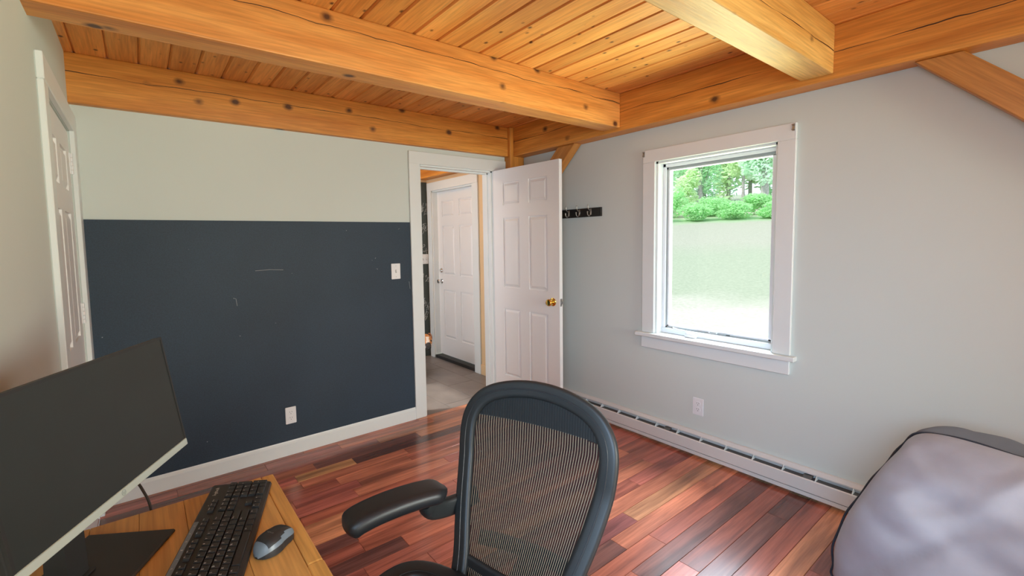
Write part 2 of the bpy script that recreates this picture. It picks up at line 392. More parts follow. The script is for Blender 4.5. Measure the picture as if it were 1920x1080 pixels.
# ceiling planks
ce = struct('ceiling', B(((-L-.13, YR, H+.022), (.16, T, H+.12))), M['plank'], 'varnished tongue and groove pine plank ceiling', 'ceiling')
PW = .1335
def plank_mesh(w0):
    bm = new(); c = .0085; h = w0/2 - .0006
    prism(bm, [(-h, H+.022), (h, H+.022), (h, H+c), (h-c, H), (-h+c, H), (-h, H+c)], YR, 0, 'Y'); return to_mesh('ceiling_plank', bm, M['plank'])
pm = plank_mesh(PW)
for j in range(25):
    xa = -3.088 - PW + j*PW; xb = xa + PW
    if xa > -.02: break
    o = bpy.data.objects.new('ceiling_plank', pm if xa > -L and xb < 0 else plank_mesh(min(xb, 0) - max(xa, -L-.12))); COL.objects.link(o); o.parent = ce
    o.location = ((max(xa, -L-.12)+min(xb, 0))/2, 0, 0)

# timber frame
def timber(name, a, b, mat, label, cat='beam', bevel=.005):
    o = obj(name, B((a, b), bevel=bevel), mat); base(o); return tag(o, label, cat)
timber('wall_beam', (-L-.10, -.05, BZ+.001), (-.168, -.001, H), M['beam_back'], 'long orange timber beam along the top of the chalkboard wall')
timber('wall_beam', (-.129, YR, BZ), (-.0005, -.081, H), M['beam_y'], 'orange timber beam running along the top of the window wall')
timber('ceiling_joist', (-L-.10, -1.200, 2.197), (-.1295, -1.068, H), M['beam_x'], 'timber ceiling joist crossing the room in front of the doorway')
timber('ceiling_joist', (-L-.10, -2.408, 2.203), (-.1295, -2.272, H), M['joist_near'], 'timber ceiling joist at the top right, nearest the viewer')
timber('ceiling_joist', (-L-.10, -3.61, 2.20), (-.1295, -3.475, H), M['beam_x'], 'timber ceiling joist above and behind the viewer')
timber('corner_post', (-.168, -.08, 0), (-.001, -.0005, H), M['timber_z'], 'timber post in the corner beside the doorway casing', 'post')
timber('wall_post', (-.168, -3.72, 0), (-.001, -3.56, BZ), M['timber_z'], 'timber post against the window wall at its far right end', 'post')
def brace(y_top0, y_top1, z, run, sgn, label):
    """45 degree knee brace; y_top0..y_top1 on the beam underside, running away along sgn*y"""
    bm = new(); prism(bm, [(y_top0, z), (y_top1, z), (y_top1+sgn*run, z-run), (y_top0+sgn*run, z-run)], -.095, -.012, 'X')
    c = Vector(((-.053), (y_top0+y_top1+sgn*run)/2, z-run/2))
    bmesh.ops.translate(bm, verts=bm.verts, vec=-c)
    rot = Matrix.Rotation(-R(45)*sgn, 4, 'X') @ Matrix.Rotation(R(-90), 4, 'Z')      # grain axis X -> along the brace
    bmesh.ops.transform(bm, matrix=rot.inverted(), verts=bm.verts)
    bmesh.ops.bevel(bm, geom=list(bm.edges), offset=.004, segments=1, affect='EDGES')
    o = obj('knee_brace', bm, M['brace']); o.matrix_world = Matrix.Translation(c) @ rot; return tag(o, label, 'brace')
brace(-2.685, -2.835, BZ-.001, .73, -1, 'diagonal timber knee brace at the upper right corner of the picture')
brace(-.76, -.58, BZ-.001, .50, 1, 'diagonal timber knee brace above the open door')

# ------------------------------------------------------------------ hall beyond the doorway
HY = 1.675
struct('wall_hall_right', B(((0, T, -.06), (.16, .722, H)), ((0, 1.56, -.06), (.16, HY+.1, H)), ((0, .722, 2.035), (.16, 1.56, H))), M['wall_hall'], 'warm beige hall wall beside the entrance door', 'wall')
struct('wall_hall_back', B(((-2.2, HY, -.06), (0, HY+.1, H))), M['wall_hall'], 'far wall of the hall', 'wall')
struct('wall_hall_left', B(((-2.3, T, -.06), (-2.2, .40, H)), ((-2.3, 1.50, -.06), (-2.2, HY+.1, H)), ((-2.3, .40, -.06), (-2.2, 1.50, .85)), ((-2.3, .40, 2.05), (-2.2, 1.50, H))), M['wall_hall'], 'end wall of the hall, out of view', 'wall')  # opening added out of view for the hall fill lamp
struct('ceiling_hall', B(((-2.3, T, H), (.16, HY+.1, H+.1))), M['plank'], 'pine board ceiling of the hall', 'ceiling')
timber('hall_beam', (-.129, T+.001, BZ), (-.0005, HY-.001, H-.001), M['beam_y'], 'orange timber beam seen through the doorway above the hall door')
hf = struct('floor_hall', B(((-2.2, .0, -.06), (.0, HY, -.012)), ((0, .722, -.06), (.16, 1.56, -.001))), M['grout'], 'grey tiled floor of the hall', 'floor')
tm = {}
for ci in range(8):
    x1 = -.2 - (ci-1)*.30; x0 = x1 - .30; x1 = min(x1, 0); x0 = max(x0, -2.2)
    off = .52 if ci % 2 else .71
    ys = [off + .6*j for j in range(-3, 4)]
    for ya, yb in zip(ys, ys[1:]):
        ya, yb = max(ya, .0), min(yb, HY)
        if yb - ya < .05 or x1-x0 < .03: continue
        key = (round(x1-x0, 3), round(yb-ya, 3))
        if key not in tm:
            tm[key] = to_mesh('tile', B(((-key[0]/2+.0018, -key[1]/2+.0018, -.012), (key[0]/2-.0018, key[1]/2-.0018, 0)), bevel=.001), M['tile'])
        o = bpy.data.objects.new('tile', tm[key]); COL.objects.link(o); o.parent = hf; o.location = ((x0+x1)/2, (ya+yb)/2, 0)

# ------------------------------------------------------------------ six panel doors
def panel_bm(x0, x1, z0, z1, y, depth=.0095, inset=.020):
    """raised field: starts depth below the face at y and rises towards -y"""
    bm = new()
    o = [bm.verts.new(p) for p in ((x0, y+depth, z0), (x1, y+depth, z0), (x1, y+depth, z1), (x0, y+depth, z1))]
    a = [bm.verts.new(p) for p in ((x0+.010, y+depth, z0+.010), (x1-.010, y+depth, z0+.010), (x1-.010, y+depth, z1-.010), (x0+.010, y+depth, z1-.010))]
    i = [bm.verts.new(p) for p in ((x0+inset+.01, y+.001, z0+inset+.01), (x1-inset-.01, y+.001, z0+inset+.01), (x1-inset-.01, y+.001, z1-inset-.01), (x0+inset+.01, y+.001, z1-inset-.01))]
    bk = [bm.verts.new(p) for p in ((x0, y+.012, z0), (x1, y+.012, z0), (x1, y+.012, z1), (x0, y+.012, z1))]
    for r0, r1 in ((o, a), (a, i), (bk, o)):
        for q in range(4): bm.faces.new((r0[q], r0[(q+1) % 4], r1[(q+1) % 4], r1[q]))
    bm.faces.new(i); bm.faces.new(bk[::-1]); return bm
def six_panel(root, wd, ht, mat, th=.035, both=False, z0=.01):
    """leaf in the root's frame: x along the width, face at y=0 (towards -y), thickness +y"""
    c = [.118, wd/2-.052, wd/2+.052, wd-.118]; s = ht/2.03
    zz = [(z0+.222*s, z0+.822*s), (z0+1.008*s, z0+1.612*s), (z0+1.722*s, z0+1.915*s)]
    bm = B(((0, .011, z0), (wd, th-.011, z0+ht)))
    for f0, f1 in ((0, .0112), (th-.0112, th)):
        for xa, xb in ((0, c[0]), (c[1], c[2]), (c[3], wd)): bx(bm, (xa, f0, z0), (xb, f1, z0+ht))
        zs = [z0] + [v for q in zz for v in q] + [z0+ht]
        for za, zb in zip(zs[::2], zs[1::2]):
            for xa, xb in ((c[0], c[1]), (c[2], c[3])): bx(bm, (xa, f0, za), (xb, f1, zb))
    leaf = obj('door_leaf', bm, mat, root, world=False)
    for za, zb in zz:
        for xa, xb in ((c[0], c[1]), (c[2], c[3])):
            obj('door_panel', panel_bm(xa, xb, za, zb, 0), mat, root, world=False)
            if both:
                b2 = panel_bm(xa, xb, za, zb, 0)
                for v in b2.verts: v.co.y = th - v.co.y
                obj('door_panel', b2, mat, root, world=False)
    return leaf
def knob(root, p, d, mat, name='door_knob', s=1.0):
    bm = new(); lathe(bm, [(0, 0), (.032*s, .0), (.032*s, .004*s), (.026*s, .009*s), (.012*s, .012*s), (.011*s, .028*s), (.018*s, .034*s), (.027*s, .044*s), (.028*s, .054*s), (.022*s, .062*s), (.008*s, .064*s), (0, .064*s)], p, d, 24)
    return obj(name, bm, mat, root, smooth=True, world=False)
# open door
d1 = struct_root('door_1', 'open white six panel door with a brass knob', 'door', (-.323, -.022, 0), -R(86.2))
six_panel(d1, .739, 2.03, M['door'], both=True)
knob(d1, (.672, 0, .935), (0, -1, 0), M['brass']); knob(d1, (.672, .035, .935), (0, 1, 0), M['brass'])
obj('latch_plate', B(((.739, .006, .905), (.7405, .029, .965)), ((.7405, .012, .924), (.752, .023, .946))), M['steel'], d1, world=False)

# entrance door of the hall, in the plane of the window wall
d2 = struct_root('door_2', 'closed white six panel entrance door seen through the doorway', 'door', (.07, 1.56, 0), R(-90))
six_panel(d2, .838, 1.975, M['door'], z0=.045)
knob(d2, (.075, 0, .945), (0, -1, 0), M['chrome'], s=.95)
bm = new(); lathe(bm, [(0, 0), (.031, 0), (.031, .006), (.024, .014), (.020, .020), (0, .021)], (.075, 0, 1.075), (0, -1, 0)); obj('deadbolt', bm, M['chrome'], d2, True, False)
obj('threshold', B(((0, -.07, 0), (.838, .03, .035))), M['dark_hole'], d2, world=False)
t = struct_root('trim_2', 'white casing around the hall entrance door', 'trim', (0, 1.14, 0))
for a, b in (((-.018, .617, 0), (0, .722, 2.035)), ((-.018, 1.56, 0), (0, 1.642, 2.035)), ((-.020, .617, 2.035), (0, 1.642, 2.135))): obj('casing_board', B((a, b), bevel=.003), M['white'], t)
for a, b in (((0, .722, 0), (.10, .737, 2.035)), ((0, 1.545, 0), (.10, 1.56, 2.035)), ((0, .722, 2.02), (.10, 1.56, 2.035))): obj('jamb', B((a, b)), M['white'], t)
struct('baseboard_hall', B(((-.016, T+.02, 0), (0, .615, .11)), bevel=.003), M['wall_hall'], 'beige baseboard on the hall wall', 'baseboard')
# closet door on the left wall
d3 = struct_root('door_3', 'white six panel closet door in the left wall', 'door', (-L-.004, -.900, 0), R(90))
six_panel(d3, .770, 2.00, M['door'])
knob(d3, (.075, 0, .935), (0, -1, 0), M['brass'])
for z in (.25, 1.10, 1.855):
    h = obj('hinge', B(((.755, -.003, z-.052), (.795, .003, z+.052))), M['plastic_white'], d3, world=False)
    bm = new()
    for q in range(5): cyl(bm, (.772, -.007, z-.052+q*.0208), (.772, -.007, z-.0325+q*.0208), .0065, n=12)
    obj('hinge_knuckle', bm, M['plastic_white'], h, True, False)
t = struct_root('trim_3', 'white casing around the closet door', 'trim', (-L, -.5, 0))
for a, b in (((-L, -1.00, 0), (-L+.020, -.905, 2.02)), ((-L, -.118, 0), (-L+.022, -.001, 2.02)), ((-L, -1.00, 2.02), (-L+.022, -.001, 2.115))): obj('casing_board', B((a, b), bevel=.003), M['white'], t)
# doorway casing
t = struct_root('trim_1', 'white casing around the open doorway', 'trim', ((DX0+DX1)/2, 0, 0))
for a, b in (((-1.156, -.018, 0), (DX0+.004, 0, DZ)), ((DX1-.004, -.018, 0), (-.170, 0, DZ)), ((-1.156, -.020, DZ-.004), (-.170, 0, 2.139))): obj('casing_board', B((a, b), bevel=.003), M['white'], t)
for a, b in (((DX0, 0, 0), (DX0+.016, T, DZ)), ((DX1-.016, 0, 0), (DX1, T, DZ)), ((DX0, 0, DZ-.016), (DX1, T, DZ))): obj('jamb', B((a, b)), M['white'], t)
for a, b in (((DX0+.016, .045, 0), (DX0+.028, .08, DZ-.016)), ((DX1-.024, .045, 0), (DX1-.016, .08, DZ-.016)), ((DX0+.016, .045, DZ-.028), (DX1-.016, .08, DZ-.016))): obj('door_stop', B((a, b)), M['white'], t)
for a, b in (((-1.15, T, 0), (DX0, T+.018, DZ)), ((-1.15, T, DZ), (DX1, T+.018, 2.135))): obj('casing_board', B((a, b)), M['white'], t)
bm = new(); prism(bm, [(0, 0), (-.016, 0), (-.016, .078), (-.009, .090), (-.007, .098), (0, .098)], -L+.022, -1.156, 'X')
struct('baseboard_back', bm, M['white'], 'white baseboard under the chalkboard panel', 'baseboard')
struct('baseboard_left', B(((-L, YR, 0), (-L+.016, -1.0, .098)), bevel=.003), M['white'], 'white baseboard along the left wall behind the desk', 'baseboard')

# ------------------------------------------------------------------ chalkboard panel
cb = thing('chalkboard', 'wide dark slate chalkboard panel on the wall under the beam', 'chalkboard', (-2.14, 0, .098))
obj('board', B(((-L+.020, -.007, .098), (-1.157, -.0005, 1.584))), M['chalkboard'], cb)
for pts in ([(-2.285, 1.265), (-2.20, 1.268), (-2.115, 1.262)], [(-2.42, 1.10), (-2.405, 1.095), (-2.40, 1.05)], [(-1.46, 1.31), (-1.455, 1.318)], [(-1.45, 1.235), (-1.44, 1.23)], [(-1.18, 1.12), (-1.172, 1.06)], [(-1.26, 1.53), (-1.25, 1.535)]):
    bm = new(); sweep(bm, [(x, -.0072, z) for x, z in pts], circ(.0011, 6), (0, -1, 0)); obj('chalk_mark', bm, M['chalk'], cb)
hb = thing('hall_chalkboard', 'black chalkboard with white chalk scribbles at the end of the hall', 'chalkboard', (-.6, HY, .1))
obj('board', B(((-1.6, HY-.008, .004), (-.005, HY-.001, 2.15))), M['chalkboard_hall'], hb)
rs = random.Random(3)
for zc, n in ((1.80, 7), (1.62, 6), (1.34, 3), (.95, 4), (.66, 6), (.52, 5)):
    for q in range(n):
        x0 = -.095 + .08*rs.random(); z0 = zc + .12*(rs.random()-.5); a = rs.random()*6
        pts = [(x0 + .035*rs.random()*math.cos(a+i*.9), HY-.009, z0 + .05*rs.random()*math.sin(a+i*1.3)) for i in range(5)]
        bm = new(); sweep(bm, smoothline(pts, 3), circ(.0022, 5), (0, -1, 0)); obj('chalk_mark', bm, M['chalk'], hb)

# ------------------------------------------------------------------ window in the right wall
w1 = struct_root('window_1', 'white cased casement window with a crank looking onto the lawn', 'window', (0, (WY0+WY1)/2, WZ0))
def part(name, a, b, mat, bevel=0, root=None, **k): return obj(name, B((a, b), bevel=bevel), mat, root or w1, **k)
part('casing_board', (-.020, -1.400, .760), (0, -1.308, WZ1), M['white'], .003)
part('casing_board', (-.020, -2.225, .760), (0, -2.137, WZ1), M['white'], .003)
part('casing_board', (-.020, -2.225, WZ1), (0, -1.308, 2.029), M['white'], .003)
part('window_stool', (-.048, -2.252, .733), (.10, -1.268, .759), M['white'], .004)
part('window_apron', (-.018, -2.222, .650), (0, -1.302, .733), M['white'], .003)
for a, b in (((0, WY1-.014, WZ0), (.10, WY1, WZ1)), ((0, WY0, WZ0), (.10, WY0+.014, WZ1)), ((0, WY0, WZ1-.014), (.10, WY1, WZ1))): part('jamb', a, b, M['white'])
# vinyl frame and sash
y0, y1, z0, z1 = WY0+.014, WY1-.014, WZ0+.003, WZ1-.014
for a, b in (((.06, y0, z0), (.12, y0+.022, z1)), ((.06, y1-.022, z0), (.12, y1, z1)), ((.06, y0, z1-.024), (.12, y1, z1)), ((.055, y0, z0), (.12, y1, z0+.036))): part('window_frame', a, b, M['vinyl'], .003)
sy0, sy1, sz0, sz1 = y0+.022, y1-.022, z0+.036, z1-.024
for a, b in (((.075, sy0, sz0), (.115, sy0+.020, sz1)), ((.075, sy1-.020, sz0), (.115, sy1, sz1)), ((.075, sy0, sz1-.022), (.115, sy1, sz1)), ((.075, sy0, sz0), (.115, sy1, sz0+.020))): part('sash_rail', a, b, M['vinyl'], .002)
for a, b in (((.072, sy1-.010, sz0), (.076, sy1, sz1)), ((.072, sy0, sz1-.016), (.076, sy1, sz1)), ((.072, sy0, sz0), (.076, sy1, sz0+.010))): part('gasket', a, b, M['gasket'])
part('window_pane', (.092, sy0+.015, sz0+.015), (.096, sy1-.015, sz1-.015), M['glass'])
cr = obj('crank_housing', B(((.018, -1.675, .7595), (.056, -1.600, .786)), bevel=.006), M['vinyl'], w1, True)
bm = new(); sweep(bm, smoothline([(.034, -1.625, .786), (.030, -1.612, .796), (.028, -1.585, .800), (.030, -1.55, .800), (.034, -1.515, .806)], 5), circ(.008, 8, .006), (0, 0, 1)); obj('crank_handle', bm, M['vinyl'], cr, True)
bm = new(); lathe(bm, [(0, 0), (.007, .001), (.008, .008), (.006, .016), (0, .017)], (.034, -1.512, .802), (0, .3, 1)); obj('crank_knob', bm, M['steel'], cr, True)
st = part('sash_label', (.0705, -1.79, sz0+.004), (.0715, -1.735, sz0+.016), M['plastic_white'])
part('label_print', (.0700, -1.783, sz0+.008), (.0706, -1.745, sz0+.012), M['logo'], root=w1)
part('sash_label', (.0705, -1.87, sz0+.003), (.0715, -1.795, sz0+.013), M['gasket'])
part('label_print', (.0700, -1.868, sz0+.005), (.0706, -1.845, sz0+.010), M['dark_hole'], root=w1)
for yc in (-1.318, -2.212):
    bm = B(((-.024, yc-.006, 1.985), (-.020, yc+.006, 2.022)), ((-.036, yc-.006, 2.014), (-.020, yc+.006, 2.017)), ((-.036, yc-.006, 1.990), (-.020, yc+.006, 1.993)))
    obj('blind_bracket', bm, M['steel'], w1)

# ------------------------------------------------------------------ baseboard heater
HA, HB = -3.55, -.12
hr = thing('baseboard_heater', 'long beige metal baseboard heater along the window wall', 'heater', (-.03, (HA+HB)/2, 0))
obj('back_plate', B(((-.006, HA, .015), (-.0008, HB, .156))), M['heater'], hr)
bm = new(); prism(bm, [(-.001, .150), (-.001, .159), (-.018, .159), (-.030, .141), (-.030, .134), (-.026, .134), (-.024, .140), (-.016, .151)], HA, HB, 'Y')
for v in bm.verts: v.co = Vector((v.co.x, v.co.y, v.co.z))
obj('top_lip', bm, M['heater'], hr)
bm = new(); prism(bm, [(-.058, .117), (-.064, .112), (-.064, .047), (-.061, .044), (-.058, .047), (-.060, .050), (-.060, .110), (-.056, .114)], HA, HB, 'Y'); obj('front_cover', bm, M['heater'], hr)
bm = new(); prism(bm, [(-.006, .016), (-.056, .016), (-.060, .020), (-.060, .041), (-.056, .041), (-.056, .022), (-.006, .022)], HA, HB, 'Y'); obj('bottom_lip', bm, M['heater'], hr)
obj('heating_element', B(((-.055, HA+.05, .045), (-.008, HB-.05, .112))), M['slot'], hr)
bmk = None
for q in range(22):
    yb = HB-.08 - q*.155
    if yb < HA+.03: break
    bm = new(); prism(bm, [(-.058, .105), (-.058, .116), (-.026, .142), (-.010, .142), (-.010, .105)], yb-.0011, yb+.0011, 'Y'); obj('bracket', bm, M['white'], hr)
for yb in (-.62, -1.52, -2.33):
    bm = new(); prism(bm, [(-.056, .117), (-.030, .128), (-.012, .124), (-.052, .115)], yb-.022, yb+.018, 'Y'); obj('damper_tab', bm, M['slot'], hr)
for q in (HA, HB-.03): obj('end_cap', B(((-.066, q, .012), (-.0005, q+.03, .161)), bevel=.003), M['heater'], hr)

# ------------------------------------------------------------------ outlets and switches (local frame: x across, y towards the wall)
def outlet(label, loc, rz):
    o = thing('wall_outlet', label, 'outlet', loc, rz, 'duplex wall outlets')
    obj('cover_plate', B(((-.035, -.005, -.057), (.035, -.0003, .057)), bevel=.003), M['plastic_white'], o, world=False)
    for z in (-.0195, .0195):
        bm = new(); prism(bm, [(x, z+q) for x, q in [(.0165*math.cos(R(a)), max(-.0135, min(.0135, .0165*math.sin(R(a))))) for a in range(0, 360, 15)]], -.0072, -.005, 'Y')
        s = obj('socket', bm, M['plastic_white'], o, world=False)
        obj('slot', B(((-.0075, -.0075, z+.001), (-.0055, -.0071, z+.009)), ((.0055, -.0075, z+.001), (.0075, -.0071, z+.010)), ((-.002, -.0075, z-.009), (.002, -.0071, z-.005))), M['dark_hole'], s, world=False)
    bm = new(); cyl(bm, (0, -.0062, 0), (0, -.005, 0), .003, n=10); obj('screw', bm, M['plastic_white'], o, world=False)
outlet('white duplex outlet low on the dark chalkboard wall', (-2.113, -.007, .272), 0)
outlet('white duplex outlet below the window above the heater', (0, -1.713, .321), R(-90))
def switch(label, loc, rz, n=1, w_=.038):
    o = thing('light_switch', label, 'switch', loc, rz)
    obj('cover_plate', B(((-w_, -.005, -.060), (w_, -.0003, .060)), bevel=.003), M['plastic_white'], o, world=False)
    for q in range(n):
        xc = (q-(n-1)/2)*.046
        obj('toggle', B(((xc-.0045, -.018, -.004), (xc+.0045, -.005, .010)), bevel=.0015), M['plastic_white'], o, world=False)
        obj('toggle_slot', B(((xc-.006, -.0056, -.013), (xc+.006, -.005, .013))), M['steel'], o, world=False)
        for z in (-.042, .042):
            bm = new(); cyl(bm, (xc, -.0062, z), (xc, -.005, z), .0028, n=8); obj('screw', bm, M['steel'], o, world=False)
switch('white toggle light switch at the upper right of the chalkboard', (-1.293, -.007, 1.206), 0)
switch('white switch plate on the black hall chalkboard', (-.058, HY-.008, 1.215), 0, 2, .050)

# ------------------------------------------------------------------ hook rail
hk = thing('hook_rail', 'black wooden coat rail with metal hooks beside the open door', 'coat rack', (0, -.62, 1.600))
obj('rail_board', B(((-.016, -.951, 1.600), (-.0005, -.30, 1.669)), bevel=.004), M['black_rail'], hk)
for yc in (-.405, -.516, -.627, -.738, -.852):
    bm = new()
    sweep(bm, smoothline([(-.016, yc, 1.650), (-.032, yc, 1.652), (-.048, yc, 1.668), (-.050, yc, 1.688)], 4), circ(.0035, 8), (0, 1, 0))
    sweep(bm, smoothline([(-.016, yc, 1.640), (-.022, yc, 1.618), (-.036, yc, 1.606), (-.052, yc, 1.616), (-.056, yc, 1.634)], 5), circ(.0035, 8), (0, 1, 0))
    bx(bm, (-.0185, yc-.007, 1.615), (-.016, yc+.007, 1.662), .001)
    for p in ((-.050, yc, 1.690), (-.056, yc, 1.636)): lathe(bm, [(0, -.006), (.005, -.003), (.006, 0), (.005, .003), (0, .006)], p, (0, 0, 1), 10)
    obj('hook', bm, M['steel'], hk, True)

# ------------------------------------------------------------------ desk
DKZ = .75; DA, DB, DC, DD = -3.105, -2.592, -2.98, -1.757
dk = thing('desk', 'worn golden wooden desk under the monitor and keyboard', 'desk', ((DA+DB)/2, (DC+DD)/2, 0))
nb = 5; bw = (DB-.034-DA)/nb
for q in range(nb): obj('top_board', B(((DA+q*bw+.0004, DC, DKZ-.026), (DA+(q+1)*bw-.0004, DD, DKZ)), bevel=.001), M['desk'], dk)
obj('edge_board', B(((DB-.033, -2.215, DKZ-.026), (DB, DD, DKZ)), bevel=.004), M['desk_edge'], dk)
obj('edge_board', B(((DB-.0345, DC, DKZ-.026), (DB+.001, -2.2155, DKZ)), bevel=.003), M['desk_edge'], dk)
for a, b in (((DA+.03, DD-.055, .64), (DB-.05, DD-.035, .7235)), ((DA+.03, DC+.035, .64), (DB-.05, DC+.055, .7235)), ((DB-.065, DC+.05, .64), (DB-.045, DD-.05, .7235)), ((DA+.02, DC+.05, .64), (DA+.04, DD-.05, .7235))):
    obj('apron', B((a, b)), M['desk'], dk)
for xx in (DA+.02, DB-.08):
    for yy in (DC+.03, DD-.085): obj('leg', B(((xx, yy, 0), (xx+.055, yy+.055, .7235)), bevel=.004), M['desk'], dk)

# ------------------------------------------------------------------ text helper
FONT_CACHE = {}
def text_mesh(s, size, mat, shear=0):
    key = (s, size, mat.name, shear)
    if key not in FONT_CACHE:
        c = bpy.data.curves.new('print', 'FONT'); c.body = s; c.size = size; c.align_x = 'CENTER'; c.align_y = 'CENTER'; c.resolution_u = 1; c.shear = shear
        o = bpy.data.objects.new('print', c); COL.objects.link(o)
        me = bpy.data.meshes.new_from_object(o.evaluated_get(bpy.context.evaluated_depsgraph_get()))
        me.materials.clear(); me.materials.append(mat); bpy.data.objects.remove(o); FONT_CACHE[key] = me
    return FONT_CACHE[key]
def put_text(s, size, mat, parent, loc, rot=(0, 0, 0), name='lettering', shear=0):
    o = bpy.data.objects.new(name, text_mesh(s, size, mat, shear)); COL.objects.link(o); o.parent = parent; o.location = loc; o.rotation_euler = rot; return o

# ------------------------------------------------------------------ monitor
mo = thing('monitor', 'switched off flat monitor with a silver chin standing on the desk', 'monitor', (-2.929, -1.9874, DKZ), R(59.04))
TI = R(9.45); MT = Matrix.Translation((0, 0, .158)) @ Matrix.Rotation(-TI, 4, 'X')
def mon(name, bm, mat, parent=mo, smooth=False):
    bmesh.ops.transform(bm, matrix=MT, verts=bm.verts); return obj(name, bm, mat, parent, smooth, False)
MW, MH = .50, .2931
mon('housing', B(((-MW/2, .006, .0), (MW/2, .022, MH)), ((-.17, .022, .04), (.17, .045, .22)), bevel=.004), M['bezel'])
mon('bezel', B(((-MW/2, 0, .0175), (-MW/2+.006, .006, MH)), ((MW/2-.006, 0, .0175), (MW/2, .006, MH)), ((-MW/2, 0, MH-.006), (MW/2, .006, MH))), M['bezel'])
mon('screen', B(((-MW/2+.006, .0012, .0175), (MW/2-.006, .006, MH-.006))), M['screen'])
ch = mon('chin', B(((-MW/2, -.001, 0), (MW/2, .007, .0172)), bevel=.0015), M['silver'])
bm = new(); sweep(bm, [(.0058*math.cos(a), -.0012, .0086+.0058*math.sin(a)) for a in [2*math.pi*q/24 for q in range(24)]], circ(.0005, 5), (0, 1, 0), True); mon('logo_ring', bm, M['logo'], ch)
lg = put_text('hp', .009, M['logo'], ch, (0, 0, 0), name='logo', shear=.25); lg.matrix_local = MT @ Matrix.Translation((0, -.0014, .0088)) @ Matrix.Rotation(R(90), 4, 'X')
obj('stand_base', B(((-.125, -.030, 0), (.119, .165, .008)), bevel=.003), M['bezel'], mo, world=False)
bm = new(); prism(bm, [(.070, .008), (.115, .008), (.110, .30), (.082, .30)], -.066, -.014, 'X')
obj('stand_neck', bm, M['bezel'], mo, world=False)
obj('stand_collar', B(((-.075, .062, .008), (-.004, .122, .014)), bevel=.004), M['bezel'], mo, world=False)
bm = new(); sweep(bm, smoothline([(-2.932, -1.815, .90), (-2.920, -1.790, .865), (-2.903, -1.757, .81), (-2.8885, -1.7475, .745), (-2.884, -1.745, .60), (-2.89, -1.735, .2), (-2.90, -1.72, .006)], 6), circ(.0032, 8), (0, 1, 0))
tag(base(obj('monitor_cable', bm, M['cable'], None, True)), 'thin dark cable hanging from behind the monitor over the desk edge', 'cable')

# ------------------------------------------------------------------ keyboard
kb = thing('keyboard', 'black full size computer keyboard lying on the desk', 'keyboard', (-2.7560, -2.0000, DKZ), R(69.6))
KL, KW = .441, .150
bm = new(); sx0, sy0_ = KL/2, KW/2
prof = [(-sy0_, .004), (-sy0_+.004, .0), (sy0_-.004, .0), (sy0_, .006), (sy0_-.002, .021), (sy0_-.006, .0235), (-sy0_+.012, .0135), (-sy0_+.002, .010)]
prism(bm, prof, -sx0, sx0, 'X')
bmesh.ops.bevel(bm, geom=[e for e in bm.edges if abs(e.verts[0].co.x-e.verts[1].co.x) < 1e-5], offset=.004, segments=2, affect='EDGES')
obj('case', bm, M['black_plastic'], kb, world=False)
SL = math.atan2(.010, KW-.018)
def ztop(y): return .0135 + (y+sy0_-.012)/(KW-.018)*.010
KC = {}
def key_mesh(wd, dp):
    k_ = (round(wd, 4), round(dp, 4))
    if k_ not in KC:
        bm = new(); a, b, h = wd/2-.0004, dp/2-.0004, .0052
        lo = [bm.verts.new(p) for p in ((-a, -b, -.002), (a, -b, -.002), (a, b, -.002), (-a, b, -.002))]
        hi = [bm.verts.new(p) for p in ((-a+.0014, -b+.0010, h), (a-.0014, -b+.0010, h), (a-.0014, b-.0020, h+.0005), (-a+.0014, b-.0020, h+.0005))]
        bm.faces.new(lo[::-1]); bm.faces.new(hi)
        for q in range(4): bm.faces.new((lo[q], lo[(q+1) % 4], hi[(q+1) % 4], hi[q]))
        bmesh.ops.bevel(bm, geom=[e for e in bm.edges if all(v.co.z > 0 for v in e.verts)], offset=.0010, segments=1, affect='EDGES')
        KC[k_] = to_mesh('key', bm, M['key'])
    return KC[k_]
def key(x, y, wd, txt='', dp=.0188):
    o = bpy.data.objects.new('key', key_mesh(wd, dp)); COL.objects.link(o); o.parent = kb; o.location = (x, y, ztop(y)+.001); o.rotation_euler = (SL, 0, 0)
    if txt:
        sz = .0066 if len(txt) == 1 else .0040
        put_text(txt, sz, M['legend'], o, (-wd/2+.0052 if len(txt) == 1 else -wd/2+.0036+.0012*len(txt), .0034, .0060), name='key_legend')
U = .0188; X0 = -.2105
rows = [
    (-.056, [('Ctrl', 1.25), ('', 1.25), ('Alt', 1.25), ('', 6.25), ('Alt', 1.25), ('', 1.25), ('', 1.25), ('Ctrl', 1.25)]),
    (-.037, [('Shift', 2.25)] + [(c, 1) for c in 'ZXCVBNM,./'] + [('Shift', 2.75)]),
    (-.018, [('Caps', 1.75)] + [(c, 1) for c in "ASDFGHJKL;'"] + [('Enter', 2.25)]),
    (.001, [('Tab', 1.5)] + [(c, 1) for c in 'QWERTYUIOP[]'] + [('\\', 1.5)]),
    (.020, [(c, 1) for c in '`1234567890-='] + [('Back', 2)]),
]
for y, row in rows:
    x = X0
    for t_, u_ in row: key(x+u_*U/2, y, u_*U, t_); x += u_*U
x = X0
for q, t_ in enumerate(['Esc'] + ['F%d' % i for i in range(1, 13)]):
    key(x + .0083, .046, .0166, t_, .0145); x += .0166*1.05 + (.012 if q in (0, 4, 8) else 0)
XN = X0 + 15*U + .006
for r_, ts in ((.046, ('PrtSc', 'ScrLk', 'Pause')), (.020, ('Ins', 'Home', 'PgUp')), (.001, ('Del', 'End', 'PgDn'))):
    for q, t_ in enumerate(ts): key(XN + (q+.5)*U, r_, U, t_, .0145 if r_ > .04 else .0188)
key(XN+1.5*U, -.037, U, '^')
for q, t_ in enumerate('<v>'): key(XN+(q+.5)*U, -.056, U, t_)
XP = XN + 3*U + .006
